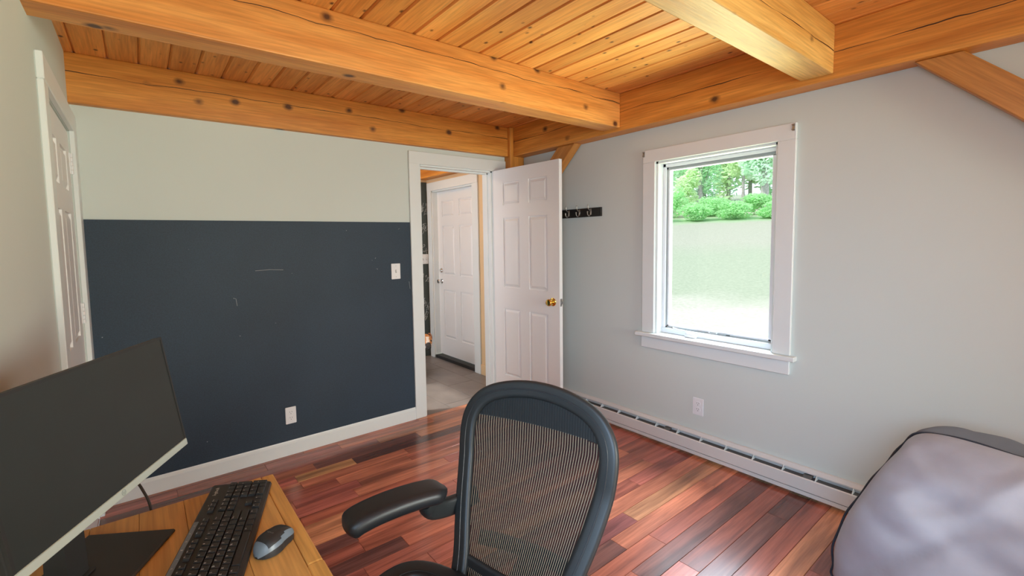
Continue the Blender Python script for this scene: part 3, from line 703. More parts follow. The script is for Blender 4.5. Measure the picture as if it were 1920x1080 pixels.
for y, ts in ((.020, ('Num', '/', '*', '-')), (.001, '789'), (-.018, '456'), (-.037, '123')):
    for q, t_ in enumerate(ts): key(XP+(q+.5)*U, y, U, t_)
key(XP+3.5*U, -.0085, U, '+', .0376); key(XP+3.5*U, -.0465, U, 'Ent', .0376); key(XP+U, -.056, 2*U, '0'); key(XP+2.5*U, -.056, U, '.')
bm = B(((-.218, .0605, .0222), (.045, .0705, .0243)), bevel=.0008); obj('media_strip', bm, M['grey_plastic'], kb, world=False)
for q in range(9): put_text('oxn>i#u+c'[q], .0075, M['legend'], kb, (-.205+q*.029, .0652, .0246), name='media_mark')
put_text('logitech', .0125, M['legend'], kb, (XP+2*U+.002, .056, .0236), (SL, 0, 0), 'logo')
put_text('-', .012, M['legend'], kb, (XP-.028, .058, .0237), (SL, 0, 0), 'status_mark')

# ------------------------------------------------------------------ mouse
ms = thing('computer_mouse', 'black wireless mouse with blue grey side grips beside the keyboard', 'mouse', (-2.666, -2.107, DKZ), R(30))
def mouse_pt(t, a):
    """t 0..1 rear to front, a 0..pi across the top from right to left"""
    x = -.049 + .098*t
    hw = .0305*(max(0, 1-abs(2*t-1)**2.6))**.5*(1 - .12*math.exp(-((t-.62)/.2)**2)) * (1.04 if t < .5 else 1-.22*(t-.5))
    hh = .037*(max(0, 1-abs((t-.42)/.58)**2.4))**.5 if t > .42 else .037*(max(0, 1-abs((t-.42)/.42)**2.4))**.5
    c, s_ = math.cos(a), math.sin(a); n_ = .72
    return (x, hw*math.copysign(abs(c)**n_, c), .002 + max(.004, hh)*abs(s_)**n_)
def mouse_shell(sel, k=1.0, off=0):
    bm = new(); NT, NA = 28, 20; g = [[None]*(NA+1) for _ in range(NT+1)]
    for i in range(NT+1):
        for j in range(NA+1):
            p = Vector(mouse_pt(.004+.992*i/NT, math.pi*j/NA)); q = Vector((0, 0, .012)); p = q + (p-q)*k; g[i][j] = bm.verts.new(p)
    for i in range(NT):
        for j in range(NA):
            if sel(i/NT, j/NA): bm.faces.new((g[i][j], g[i+1][j], g[i+1][j+1], g[i][j+1]))
    if k == 1.0:
        for e_ in (0, NT): bm.faces.new([g[e_][j] for j in range(NA+1)])
        bm.faces.new([g[i][0] for i in range(NT+1)] + [g[i][NA] for i in range(NT, -1, -1)])
    bmesh.ops.delete(bm, geom=[v for v in bm.verts if not v.link_faces], context='VERTS'); return bm
obj('body', mouse_shell(lambda t, a: True), M['black_plastic'], ms, True, False)
def side_sel(t, a):
    s_ = min(a, 1-a)
    return (.10 < s_ < .28-.06*math.sin(t*6) and t < .93) or (t < .13 and .1 < s_)
bm = mouse_shell(side_sel, 1.016)
bmesh.ops.solidify(bm, geom=list(bm.faces), thickness=.0004); obj('side_grip', bm, M['grey_plastic'], ms, True, False)
bm = new(); cyl(bm, (.022, -.0035, .0235), (.022, .0035, .0235), .0085, n=18); obj('scroll_wheel', bm, M['black_plastic'], ms, True, False)
put_text('logitech', .006, M['logo'], ms, (-.010, 0, .0395), (0, 0, R(-90)), 'logo')

# ------------------------------------------------------------------ mesh back office chair (local frame: +x = the way it faces, y = its left)
LAT = Vector((-.309, .951, 0)); OC = Vector((-1.93844, -2.21211, 0)) + LAT*.023
chr_ = thing('office_chair', 'black mesh back office chair turned towards the desk', 'chair', (OC.x, OC.y, 0), math.atan2(-.309, -.951))
REC = R(14)
WV = [(-.455, .0), (-.452, .08), (-.43, .135), (-.38, .165), (-.30, .180), (-.25, .192), (-.18, .215), (-.10, .237), (0, .257), (.08, .262), (.13, .253), (.17, .228), (.198, .190), (.217, .135), (.228, .07), (.231, 0)]
def dlt(v): return .072*max(0, -v/.25)**1.25 if v < 0 else 0
def bp3(u, v, d=0):
    """point on the backrest: u to the chair's right, v up the back, d forward"""
    return Vector((-math.sin(REC)*v + dlt(v) + d, -u, .735 + math.cos(REC)*v))
half = smoothline([(w_, v, 0) for v, w_ in WV], 5)
def wid(v):
    for a, b in zip(half, half[1:]):
        if a.y <= v <= b.y and b.y > a.y: return a.x + (b.x-a.x)*(v-a.y)/(b.y-a.y)
    return 0
def edge_curl(u, v): return .020*(abs(u)/.262)**2          # sides wrap forward a little
loop = [bp3(p.x-.023, p.y, edge_curl(p.x, p.y)) for p in half if p.x > .026] ; loopL = [bp3(-(p.x-.023), p.y, edge_curl(p.x, p.y)) for p in half if p.x > .026]
loop = loop + loopL[::-1]
nrm = Vector((math.cos(REC), 0, math.sin(REC)))
bm = new(); sweep(bm, loop, rrect(.054, .026, .012, 4), nrm, True); obj('back_frame', bm, M['chair_frame'], chr_, True, False)
bm = new(); sweep(bm, [p + nrm*.0135 + (Vector((0, 0, .70))-p)*.0 for p in loop], circ(.0022, 6), nrm, True); 
fr = obj('frame_bead', bm, M['black_plastic'], chr_.children[-1] if chr_.children else chr_, True, False)
def surf(u, v): 
    k_ = (u/max(.05, wid(v)))**2 if wid(v) > .05 else 0
    return bp3(u, v, edge_curl(u, v)*.9 - .022*(1-min(1, k_))*max(0, min(1, (v+.45)*4))*max(0, min(1, (.235-v)*6)))
def grid_patch(v0, v1, nu, nv, off=0, inset=.016):
    bm = new(); rows_ = []
    for j in range(nv+1):
        v = v0 + (v1-v0)*j/nv; hw = max(.001, wid(v)-inset)
        rows_.append([bm.verts.new(surf(-hw + 2*hw*i/nu, v) + nrm*off) for i in range(nu+1)])
    for a, b in zip(rows_, rows_[1:]):
        for i in range(nu): bm.faces.new((a[i], a[i+1], b[i+1], b[i]))
    return bm
mesh_o = obj('back_mesh', grid_patch(-.44, .222, 26, 30), M['mesh'], chr_, True, False)
bm = new(); n_s = 0
for i in range(-29, 30):
    u0 = i*.0086; run = []
    for j in range(61):
        v = -.43 + (.155+.43)*j/60
        u = u0*(1 + .85*min(0, v-.08)); top = .158 - .05*max(0, -u/.26)
        if abs(u) < wid(v) - .044 and v < top: run.append(surf(u, v) + nrm*.0012)
    if len(run) < 3: continue
    sweep(bm, run, [(-.0008, 0), (.0008, 0), (.0008, .0005), (-.0008, .0005)], nrm)
o = obj('mesh_strands', bm, M['strand'], mesh_o, False, False, kind='stuff')
bm = grid_patch(.118, .222, 26, 8, .0005); obj('upper_band', bm, M['band'], chr_, True, False)
bm = new()
for i in range(-26, 27):
    u = i*.0086; run = [surf(u, .12+.1*j/10) + nrm*.0012 for j in range(11) if abs(u) < wid(.12+.1*j/10)-.02]
    if len(run) > 2: sweep(bm, run, [(-.0016, 0), (.0016, 0), (.0016, .0008), (-.0016, .0008)], nrm)
obj('band_ribs', bm, M['chair_frame'], chr_, False, False, kind='stuff')
# lumbar pad behind the mesh
pts = [surf(-.19+.38*i/16, -.285 - .03*math.cos((i-8)/8*1.4)) - Vector((.016, 0, 0)) for i in range(17)]
bm = new(); sweep(bm, pts, rrect(.018, .085, .008, 3), [(.0, 0, 1)]*17); obj('lumbar_pad', bm, M['band'], chr_, True, False)
# spine yoke behind the back
bm = new(); sweep(bm, smoothline([(-.03, 0, .44), (.0, .10, .455), (.04, .175, .47)], 5), rrect(.05, .03, .01, 3), (0, 0, 1)); sweep(bm, smoothline([(-.03, 0, .44), (.0, -.10, .455), (.04, -.175, .47)], 5), rrect(.05, .03, .01, 3), (0, 0, 1))
obj('back_yoke', bm, M['chair_frame'], chr_, True, False)
# seat: wide smooth rim with mesh inside
SZ = .462
rim = []
for a in [2*math.pi*q/48 for q in range(48)]:
    c, s_ = math.cos(a), math.sin(a); ex = .40
    x = .445 + .210*math.copysign(abs(c)**ex, c); y = .288*math.copysign(abs(s_)**ex, s_)
    z = SZ - .035*max(0, (x-.54)/.115)**2 - .004*abs(y)/.26
    rim.append(Vector((x, y, z)))
bm = new(); sweep(bm, rim, rrect(.070, .034, .016, 4), (0, 0, 1), True); sr = obj('seat_rim', bm, M['chair_pad'], chr_, True, False)
bm = new(); sweep(bm, [p + (Vector((.445, 0, p.z))-p).normalized()*.020 + Vector((0, 0, .0172)) for p in rim], circ(.0016, 6), (0, 0, 1), True); obj('seam', bm, M['band'], sr, True, False)
bm = new(); cv = bm.verts.new((.445, 0, SZ-.02)); rings = []
for k_ in (.33, .66, .92):
    rings.append([bm.verts.new((.445+(p.x-.445)*k_, p.y*k_, SZ-.02 + (p.z-SZ+.02)*k_**2)) for p in rim])
for q in range(48): bm.faces.new((cv, rings[0][q], rings[0][(q+1) % 48]))
for a, b in zip(rings, rings[1:]):
    for q in range(48): bm.faces.new((a[q], b[q], b[(q+1) % 48], a[(q+1) % 48]))
obj('seat_mesh', bm, M['band'], chr_, True, False)
obj('seat_mechanism', B(((.24, -.09, .34), (.52, .09, .415)), bevel=.015), M['chair_frame'], chr_, True, False)
bm = new(); sweep(bm, smoothline([(.28, 0, .385), (.08, 0, .40), (-.03, 0, .45)], 5), rrect(.09, .04, .012, 3), (0, 0, 1)); obj('tilt_bar', bm, M['chair_frame'], chr_, True, False)
def arm(sg):
    # pad: rear to front, the front end droops and turns inwards a little
    if sg < 0: c = [(.150, .222, .664), (.20, .246, .672), (.27, .276, .676), (.34, .306, .673), (.40, .333, .662), (.432, .348, .644)]; stem = [(.205, .250, .648), (.185, .250, .612), (.125, .245, .588), (.06, .225, .583), (.01, .205, .590)]
    else: c = [(.175, .300, .530), (.22, .302, .536), (.29, .304, .538), (.36, .310, .534), (.42, .318, .522), (.45, .322, .506)]; stem = [(.235, .296, .515), (.22, .285, .49), (.16, .24, .47), (.10, .18, .465), (.06, .14, .47)]
    pts = smoothline([(x, sg*y, z) for x, y, z in c], 5); n_ = len(pts); sc = []
    for i in range(n_):
        t_ = i/(n_-1); e_ = min(1, (t_/.14))**.5 if t_ < .14 else (min(1, (1-t_)/.10))**.5
        sc.append(max(.05, e_))
    pr = rrect(.100, .048, .021, 5)
    bm = new(); sweep(bm, pts, pr, (0, 0, 1), False, [(max(.3, s_), max(.45, s_)) for s_ in sc]); 
    pad = obj('arm_pad', bm, M['chair_pad'], chr_, True, False)
    bm = new(); sd = []
    for i in range(2, n_-1):
        t_ = (pts[i+1]-pts[i-1]).normalized(); s_ = t_.cross(Vector((0, 0, 1))).normalized(); sd.append(pts[i] + s_*(.0472*max(.3, sc[i])) + Vector((0, 0, -.006)))
    sweep(bm, sd, circ(.0012, 5), (0, 0, 1)); obj('seam', bm, M['black_plastic'], pad, True, False)
    bm = new(); sweep(bm, smoothline([(x, sg*y, z) for x, y, z in stem], 6), rrect(.030, .060, .012, 3), [(0, 0, 1)]*25, False, [(1.5, 1.0)]*5 + [(1, 1)]*20)
    obj('arm_stem', bm, M['chair_frame'], chr_, True, False)
arm(-1); arm(1)
bm = new(); cyl(bm, (.33, 0, .10), (.33, 0, .27), .030); cyl(bm, (.33, 0, .25), (.33, 0, .36), .016); obj('gas_column', bm, M['black_plastic'], chr_, True, False)
for q in range(5):
    a = 2*math.pi*q/5 + .35; d = Vector((math.cos(a), math.sin(a), 0)); cc = Vector((.33, 0, 0))
    bm = new(); sweep(bm, [cc + d*.02 + Vector((0, 0, .125)), cc + d*.16 + Vector((0, 0, .105)), cc + d*.315 + Vector((0, 0, .078))], rrect(.05, .036, .012, 3), (0, 0, 1), False, [1.15, .95, .75]); sp = obj('base_spoke', bm, M['chair_frame'], chr_, True, False)
    sd = d.cross(Vector((0, 0, 1))); p = cc + d*.30 + Vector((0, 0, .0285))
    for k_ in (-1, 1):
        bm = new(); cyl(bm, p + sd*.008*k_, p + sd*.026*k_, .028, n=20); obj('caster', bm, M['black_plastic'], sp, True, False)
    bm = new(); cyl(bm, p, p + Vector((0, 0, .045)), .008); obj('caster_stem', bm, M['black_plastic'], sp, True, False)

# ------------------------------------------------------------------ bean bag
bgk = thing('bean_bag', 'large pale grey fabric floor cushion with dark piping by the heater', 'bean bag', (-.45, -3.05, 0))
rimb = smoothline([(-.655, -2.622, .012), (-.652, -2.612, .07), (-.640, -2.612, .16), (-.60, -2.635, .27), (-.53, -2.672, .365), (-.45, -2.712, .455), (-.385, -2.748, .525), (-.345, -2.772, .575), (-.325, -2.815, .605), (-.315, -2.90, .612), (-.32, -3.05, .600), (-.33, -3.25, .585), (-.36, -3.42, .54), (-.45, -3.52, .42), (-.57, -3.56, .26), (-.66, -3.52, .10), (-.68, -3.35, .035), (-.71, -3.05, .012), (-.705, -2.74, .008)], 5, True)
NB = len(rimb); cen = sum(rimb, Vector())/NB; RM = sum((r_-cen).length for r_ in rimb)/NB
from mathutils import noise as mnoise
def fold(p, s_):
    a = mnoise.noise(Vector((p.x*2.6, p.y*2.8, p.z*2.8)))*.9
    b = mnoise.noise(Vector((p.y*3.5+p.z*2.0+4, (p.z-p.y*.35)*13, 1.7)))*(.25+.75*max(0, min(1, (p.z-.25)*4)))*.95      # soft creases sagging from the top seam
    c_ = 1-abs(mnoise.noise(Vector((p.y*2.2-p.z*1.4+7, (p.z*1.0+p.y*.42)*9, 5.2))))*2.2        # narrow pulled folds
    return a + b + .45*max(0, c_)*max(0, min(1, (p.z-.22)*4))
RPHI = sorted((math.atan2(r_.z-cen.z, r_.y-cen.y), i) for i, r_ in enumerate(rimb))
def rim_at(phi):
    n_ = len(RPHI)
    for q in range(n_):
        a0, i0 = RPHI[q]; a1, i1 = RPHI[(q+1) % n_]
        if q == n_-1: a1 += 2*math.pi; phi = phi + 2*math.pi if phi < RPHI[0][0] else phi
        if a0 <= phi <= a1: return rimb[i0].lerp(rimb[i1], (phi-a0)/max(1e-9, a1-a0))
    return rimb[RPHI[0][1]]
def bag_shell(direction, bulge, mat, name, wr, ns=64, side_pow=2.4):
    d = Vector(direction).normalized(); bm = new(); g = []
    for i in range(ns+1):
        row = []
        for j in range(ns+1):
            a, b = 2*i/ns-1, 2*j/ns-1; x_, y_ = a*math.sqrt(1-b*b/2), b*math.sqrt(1-a*a/2)
            s_ = min(1, math.hypot(x_, y_)); r_ = rim_at(math.atan2(y_, x_)) if s_ > 1e-6 else rimb[0]
            rv = r_-cen; p = cen + rv*(s_*(RM + (rv.length-RM)*s_**1.5)/rv.length) + d*bulge*(max(0, 1-s_**side_pow))**.62
            p = p + d*fold(p, s_)*wr*min(1, (1-s_)*6)
            row.append(bm.verts.new((min(p.x, -.072), p.y, max(p.z, .004))))
        g.append(row)
    for i in range(ns):
        for j in range(ns): bm.faces.new((g[i][j], g[i+1][j], g[i+1][j+1], g[i][j+1]))
    o = obj(name, bm, mat, bgk, True)
    o.data.polygons.foreach_set('use_smooth', [True]*len(o.data.polygons)); return o
bag_shell((-.80, -.05, .42), .24, M['bag'], 'front_cover', .038)
bag_shell((.70, -.20, .74), .175, M['bag_dark'], 'back_cover', .06)
bm = new(); sweep(bm, [p + Vector((-.002, .004, .003)) + Vector((0, .0022*math.sin(i*.9), .0022*math.sin(i*.7))) for i, p in enumerate(rimb)], circ(.0042, 8), (1, 0, 0), True); obj('piping', bm, M['piping'], bgk, True)

# ------------------------------------------------------------------ dog lying in the hall, its head showing past the casing
dg_ = thing('dog', 'tan dog with a dark muzzle peeking past the doorway casing', 'dog', (-.95, .93, 0))
DS = Vector((-.478, .95, .405)); DF = Vector((-.40, -.917, 0)); DL = Vector((.917, -.40, 0))       # skull, facing, its left
def dp(f_, l_, z_): return DS + DF*f_ + DL*l_ + Vector((0, 0, z_))
def dog_mat():
    mt, nt, b = new_mat('dog_coat'); tc = node(nt, 'ShaderNodeTexCoord'); sp = node(nt, 'ShaderNodeSeparateXYZ')
    vs = node(nt, 'ShaderNodeVectorMath', operation='SUBTRACT'); link(nt, tc.outputs['Object'], vs.inputs[0]); vs.inputs[1].default_value = DS - dg_.location
    link(nt, vs.outputs[0], sp.inputs[0]); z = sp.outputs[2]
    def dot(d):
        n_ = node(nt, 'ShaderNodeVectorMath', operation='DOT_PRODUCT'); link(nt, vs.outputs[0], n_.inputs[0]); n_.inputs[1].default_value = d; return n_.outputs['Value']
    n = node(nt, 'ShaderNodeTexNoise'); n.inputs['Scale'].default_value = 70; link(nt, tc.outputs['Object'], n.inputs['Vector'])
    jit = mathn(nt, 'MULTIPLY', mathn(nt, 'SUBTRACT', n.outputs[0], .5), .03)
    ff = mathn(nt, 'ADD', dot(DF), jit); ll = mathn(nt, 'ADD', mathn(nt, 'ABSOLUTE', dot(DL)), jit)
    col = ramp(nt, n.outputs[0], [(.3, (.50, .18, .05)), (.7, (.70, .32, .11))])
    front = mathn(nt, 'GREATER_THAN', ff, .045)
    blaze = mathn(nt, 'MULTIPLY', front, mathn(nt, 'LESS_THAN', ll, .017)); blaze = mathn(nt, 'MULTIPLY', blaze, mathn(nt, 'LESS_THAN', z, .03)); col = mixc(nt, blaze, col, (.80, .72, .64))
    cheek = mathn(nt, 'MULTIPLY', front, mathn(nt, 'LESS_THAN', mathn(nt, 'ADD', z, jit), -.045)); col = mixc(nt, cheek, col, (.78, .72, .68))
    paw = mathn(nt, 'LESS_THAN', z, -.335); col = mixc(nt, paw, col, (.80, .76, .70))
    mz = mathn(nt, 'MULTIPLY', mathn(nt, 'GREATER_THAN', ff, .112), mathn(nt, 'LESS_THAN', ll, .030)); col = mixc(nt, mz, col, (.045, .04, .04))
    link(nt, col, b.inputs['Base Color']); b.inputs['Roughness'].default_value = .8; return mt
V = []; E_ = []; RAD = []
def jt(p, r, parent=None):
    V.append(Vector(p) - dg_.location); RAD.append(r if isinstance(r, tuple) else (r, r))
    if parent is not None: E_.append((parent, len(V)-1))
    return len(V)-1
ch_ = jt((-.66, 1.08, .23), (.11, .125)); b1 = jt((-.88, 1.15, .225), (.105, .12)) ; E_.append((ch_, b1)); hp_ = jt((-1.12, 1.20, .19), (.10, .115), b1)
nk = jt((-.56, 1.03, .32), .075, ch_); hd = jt(dp(0, 0, 0), .066, nk); br = jt(dp(.045, 0, -.012), .060, hd); mz1 = jt(dp(.095, 0, -.058), .040, br); mz2 = jt(dp(.150, 0, -.082), .034, mz1)
for s_ in (-1, 1):
    sd = Vector((.35, .94, 0))*(.09*s_)
    sh = jt(Vector((-.64, 1.05, .16)) + sd, .058, ch_); el = jt(Vector((-.70, 1.04, .065)) + sd*1.2, .042, sh); wr_ = jt(Vector((-.62, .95, .036)) + sd*.5, .030, el); jt(Vector((-.545, .872 if s_ < 0 else .93, .030)) + Vector((.012*s_, 0, 0)), (.032, .026), wr_)
    th_ = jt(Vector((-1.06, 1.19, .15)) + sd*1.2, .082, hp_); kn = jt(Vector((-.92, 1.12, .12)) + sd*1.9, .055, th_); hc = jt(Vector((-1.12, 1.18, .05)) + sd*2.1, .036, kn); jt(Vector((-.93, 1.11, .032)) + sd*2.2, (.034, .028), hc)
tl = jt((-1.24, 1.23, .12), .035, hp_); jt((-1.40, 1.27, .04), .018, tl)
me = bpy.data.meshes.new('body'); me.from_pydata(V, E_, []); me.materials.append(dog_mat())
body = bpy.data.objects.new('body', me); COL.objects.link(body); body.parent = dg_
sk = body.modifiers.new('skin', 'SKIN')
for i, r_ in enumerate(RAD): me.skin_vertices[0].data[i].radius = r_; me.skin_vertices[0].data[i].use_root = (i == 0)
sb = body.modifiers.new('subdivision', 'SUBSURF'); sb.levels = 2; sb.render_levels = 2; sk.use_smooth_shade = True
EARM = plain('dog_ear', (.30, .11, .04), .8); NOSE = plain('dog_nose', (.012, .012, .012), .3)
for s_ in (-1, 1):
    bm = new(); sweep(bm, smoothline([dp(-.010, .020*s_, .046), dp(-.008, .040*s_, .044), dp(.004, .053*s_, .014), dp(.012, .054*s_, -.016)], 4), rrect(.042, .012, .005, 3), DL*s_ + Vector((0, 0, .5)), False, [.5]+[1]*8+[.8, .6, .45, .25]); obj('ear', bm, EARM, dg_, True)
    bm = new(); bmesh.ops.create_uvsphere(bm, u_segments=12, v_segments=8, radius=.0105); bmesh.ops.translate(bm, verts=bm.verts, vec=dp(.083, .034*s_, -.012)); obj('eye', bm, NOSE, dg_, True)
bm = new(); bmesh.ops.create_uvsphere(bm, u_segments=14, v_segments=10, radius=.017)
bmesh.ops.translate(bm, verts=bm.verts, vec=dp(.158, 0, -.070)); obj('nose', bm, NOSE, dg_, True)

# ------------------------------------------------------------------ hall ceiling lamp (out of view, lights the hall)
hl = thing('ceiling_lamp', 'small round warm ceiling lamp in the hall, hidden above the doorway', 'lamp', (-1.15, .95, H-.0))
bm = new(); lathe(bm, [(0, 0), (.09, 0), (.09, -.012), (.085, -.02), (0, -.02)], (-1.15, .95, H-.001), (0, 0, 1), 28); obj('lamp_base', bm, M['white'], hl, True)
lmt, nt, b = new_mat('lamp_glow'); b.inputs['Emission Color'].default_value = (1, .74, .45, 1); b.inputs['Emission Strength'].default_value = 60; b.inputs['Base Color'].default_value = (.9, .85, .75, 1)
bm = new(); lathe(bm, [(0, -.02), (.082, -.02), (.088, -.04), (.078, -.07), (.045, -.09), (0, -.096)], (-1.15, .95, H-.001), (0, 0, 1), 28); obj('lamp_shade', bm, lmt, hl, True)

# ------------------------------------------------------------------ outdoors
def ground_z(x, y):
    dh = math.hypot(x-CAM.x, y-CAM.y)
    z = -.32 + (max(0, dh-10.3)*.136 if dh < 34 else 23.7*.136 + (dh-34)*.10)
    return z + .10*mnoise.noise(Vector((x*.15, y*.15, 0)))*min(1, max(0, dh-6)/6)
bm = new(); g = []
xs = [.17 + 75*(i/60)**1.6 for i in range(61)]; ys = [-30 + 85*j/85 for j in range(86)]
for x in xs: g.append([bm.verts.new((x, y, ground_z(x, y))) for y in ys])
for i in range(60):
    for j in range(85): bm.faces.new((g[i][j], g[i+1][j], g[i+1][j+1], g[i][j+1]))
def lawn_mat():
    mt, nt, b = new_mat('lawn'); tc = node(nt, 'ShaderNodeTexCoord')
    vs = node(nt, 'ShaderNodeVectorMath', operation='SUBTRACT'); link(nt, tc.outputs['Object'], vs.inputs[0]); vs.inputs[1].default_value = (CAM.x, CAM.y, 0)
    sp = node(nt, 'ShaderNodeSeparateXYZ'); link(nt, vs.outputs[0], sp.inputs[0])
    dist = mathn(nt, 'ADD', mathn(nt, 'MULTIPLY', sp.outputs[0], .91), mathn(nt, 'MULTIPLY', sp.outputs[1], .415))
    n = node(nt, 'ShaderNodeTexNoise'); n.inputs['Scale'].default_value = .5; n.inputs['Detail'].default_value = 5; link(nt, tc.outputs['Object'], n.inputs['Vector'])
    n2 = node(nt, 'ShaderNodeTexNoise'); n2.inputs['Scale'].default_value = 14; n2.inputs['Detail'].default_value = 4; link(nt, tc.outputs['Object'], n2.inputs['Vector'])
    dd = mathn(nt, 'ADD', dist, mathn(nt, 'MULTIPLY', mathn(nt, 'SUBTRACT', n.outputs[0], .5), 3.0))
    fac = mathn(nt, 'DIVIDE', dd, 50)
    sand, green, pale = (.47, .44, .41), (.315, .345, .275), (.35, .345, .30)
    col = ramp(nt, fac, [(.0, green), (.185, sand), (.225, sand), (.26, green), (.36, green), (.42, pale), (.56, pale), (.60, (.27, .45, .24)), (.66, (.52, .47, .42)), (.76, (.52, .47, .42)), (.80, green)])
    col = mixc(nt, 1.0, col, ramp(nt, n2.outputs[0], [(.3, (.86, .88, .82)), (.7, (1.1, 1.08, 1.05))]), 'MULTIPLY')
    link(nt, col, b.inputs['Base Color']); b.inputs['Roughness'].default_value = .95; b.inputs['Specular IOR Level'].default_value = .1; return mt
gr = struct('ground_lawn', bm, lawn_mat(), 'sunlit lawn and pale gravel path rising behind the window', 'ground', True)
def leaf_mat(name, c):
    mt, nt, b = new_mat(name); tc = node(nt, 'ShaderNodeTexCoord'); n = node(nt, 'ShaderNodeTexNoise'); n.inputs['Scale'].default_value = 1.3; n.inputs['Detail'].default_value = 4
    link(nt, tc.outputs['Object'], n.inputs['Vector']); link(nt, ramp(nt, n.outputs[0], [(.35, tuple(x*.78 for x in c)), (.68, tuple(min(1, x*1.25) for x in c))]), b.inputs['Base Color'])
    b.inputs['Roughness'].default_value = .7; b.inputs['Specular IOR Level'].default_value = .2
    tl_ = node(nt, 'ShaderNodeBsdfTranslucent'); tl_.inputs[0].default_value = c4(tuple(min(1, x*1.3) for x in c)); mx = node(nt, 'ShaderNodeMixShader'); mx.inputs[0].default_value = .48
    link(nt, b.outputs[0], mx.inputs[1]); link(nt, tl_.outputs[0], mx.inputs[2]); link(nt, mx.outputs[0], nt.nodes['Material Output'].inputs['Surface']); return mt
LEAF = [leaf_mat('leaf_bright', (.66, .86, .54)), leaf_mat('leaf_mid', (.56, .84, .56)), leaf_mat('leaf_cool', (.64, .84, .66)), leaf_mat('leaf_lush', (.44, .72, .38))]
BARK = plain('bark', (.40, .37, .37), .9, var=.25, vscale=9)
def leaves(rng, centers, n, size):
    vs, fs = [], []
    for q in range(n):
        c, r_ = rng.choice(centers); d = Vector((rng.gauss(0, 1), rng.gauss(0, 1), rng.gauss(0, 1))).normalized()
        p = c + Vector((d.x*r_[0], d.y*r_[0], d.z*r_[1]))*(.55+.45*rng.random()**.5)
        a = Vector((rng.gauss(0, 1), rng.gauss(0, 1), rng.gauss(0, .7))).normalized(); b = a.orthogonal().normalized(); s_ = size*(.6+.8*rng.random()); k_ = len(vs)
        vs += [p-a*s_, p+b*s_*.5, p+a*s_, p-b*s_*.5]; fs.append((k_, k_+1, k_+2, k_+3))
    return vs, fs
def plant(name, label, cat, ang, dh, height, radius, trunk, n, size, mi, group, seed, base_h=0, blobs=9):
    rng = random.Random(seed); x = CAM.x + dh*math.cos(R(ang)); y = CAM.y + dh*math.sin(R(ang)); z = ground_z(x, y)
    o = thing(name, label, cat, (x, y, z), 0, group); cs = []
    for q in range(blobs):
        a = rng.random()*6.28; rr = radius*.62*rng.random()**.5; hz = base_h + (height-base_h)*(.16+.68*rng.random()); k_ = 1 - .45*abs((hz-base_h)/(height-base_h)-.45)
        cs.append((Vector((rr*math.cos(a)*k_, rr*math.sin(a)*k_, hz)), (radius*.50*k_, (height-base_h)*.24)))
    vs, fs = leaves(rng, cs, n, size)
    vs = [Vector((v.x, v.y, max(v.z, .02))) for v in vs]
    me = bpy.data.meshes.new('foliage'); me.from_pydata(vs, [], fs); me.materials.append(LEAF[mi]); f = bpy.data.objects.new('foliage', me); COL.objects.link(f); f.parent = o; f['kind'] = 'stuff'
    if trunk:
        bm = new(); tp = height*.7; pts = smoothline([(0, 0, -.15), (.05*radius*rng.uniform(-1, 1), .05*radius*rng.uniform(-1, 1), tp*.4), (.1*radius*rng.uniform(-1, 1), .1*radius*rng.uniform(-1, 1), tp)], 5)
        sweep(bm, pts, circ(trunk, 10), (1, 0, 0), False, [1.25-.85*i/(len(pts)-1) for i in range(len(pts))])
        obj('trunk', bm, BARK, o, True, False)
        for q in range(4):
            a = rng.random()*6.28; h0 = base_h*.9 + (tp-base_h*.9)*rng.random(); bm = new()
            sweep(bm, [(0, 0, h0), (radius*.35*math.cos(a), radius*.35*math.sin(a), h0+.12*height), (radius*.6*math.cos(a), radius*.6*math.sin(a), h0+.26*height)], circ(trunk*.38, 7), (0.3, .2, 1), False, [1, .7, .35]); obj('branch', bm, BARK, o, True, False)
GB, GT = 'low bushes at the top of the lawn', 'trees behind the lawn'
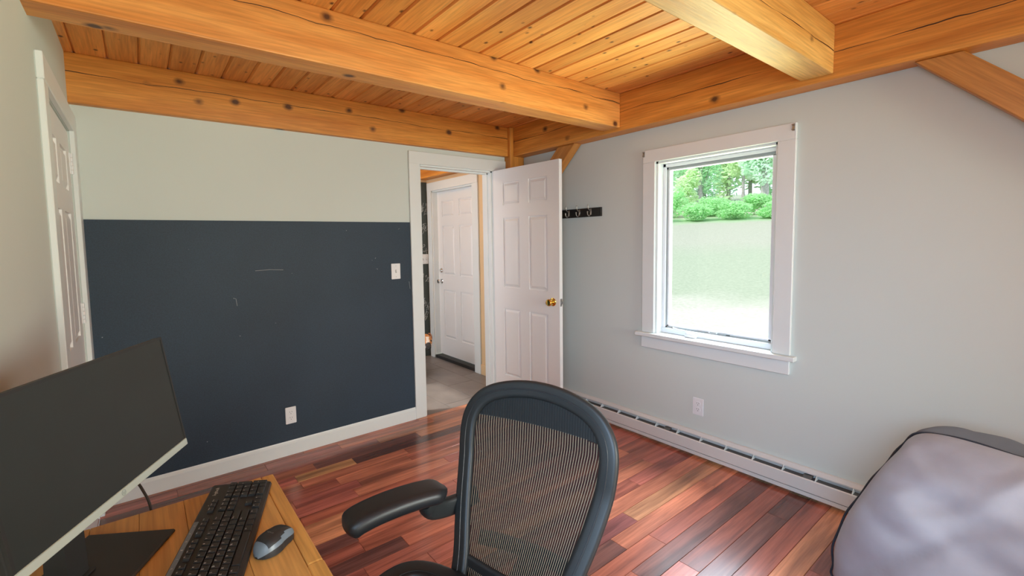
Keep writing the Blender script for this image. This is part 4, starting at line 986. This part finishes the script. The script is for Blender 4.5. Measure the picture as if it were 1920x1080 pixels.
for i, (a, dh, h, r_) in enumerate(((31.6, 29.9, 1.5, 1.0), (29.6, 32.2, 1.9, 1.05), (27.5, 29.8, 1.2, 1.0), (25.6, 32.0, 1.3, 1.05), (23.6, 29.9, 1.05, 1.0), (21.7, 31.9, 1.2, 1.05), (19.7, 29.7, 1.1, 1.0), (17.6, 31.9, 1.3, 1.05), (34.0, 31.8, 1.4, 1.05), (36.4, 29.9, 1.3, 1.0), (38.8, 31.7, 1.5, 1.05), (41.4, 30.0, 1.3, 1.0))):
    plant('bush', 'low leafy green bush outside the window, %s from the left along the lawn edge' % ('fifth', 'sixth', 'seventh', 'eighth', 'ninth', 'tenth', 'eleventh', 'twelfth', 'fourth', 'third', 'second', 'first')[i], 'bush', a, dh, h, r_, 0, 2600, .075, 3, GB, 100+i, blobs=16)
plant('shrub', 'tall bright green shrub at the left of the window view', 'shrub', 28.4, 34.4, 3.0, 1.1, .05, 1500, .13, 0, GT, 140)
for i, (a, dh, h, r_, tr, mi, bh, lb) in enumerate(((20.9, 34.0, 7.5, 1.7, .24, 2, 1.9, 'leafy tree with a thick grey trunk at the right of the window view'), (22.8, 37.6, 7.5, 1.4, .11, 0, 2.2, 'slim pale green tree above the gravel patch outside the window'), (26.9, 42.0, 9.0, 1.9, .20, 1, 1.2, 'broad green tree in the middle of the window view'), (31.0, 37.0, 9.0, 1.8, .22, 1, .9, 'large green tree at the left end of the tree line outside'), (16.8, 37.0, 9.0, 1.8, .22, 1, 1.2, 'large green tree at the right end of the tree line outside'), (36.5, 39.0, 9.0, 1.9, .2, 1, 1.0, 'large green tree well left of the window view'), (41.5, 37.5, 9.0, 1.9, .2, 0, 1.0, 'large green tree farthest left behind the lawn'))):
    plant('tree', lb, 'tree', a, dh, h, r_, tr, 6500, .14, mi, GT, 150+i, bh, 18)
n_far = 0
for row, dh in enumerate((47.0, 51.5, 56.0)):
    a = 15.5 + (row % 2)*2.3
    while a < 46:
        plant('tree', 'tall tree in the woodland far behind the lawn', 'tree', a, dh, 12.5, 1.75, .16, 3200, .26, (2, 1, 0)[n_far % 3], 'far woodland trees', 170+n_far, .3, 20); n_far += 1
        a += 4.4
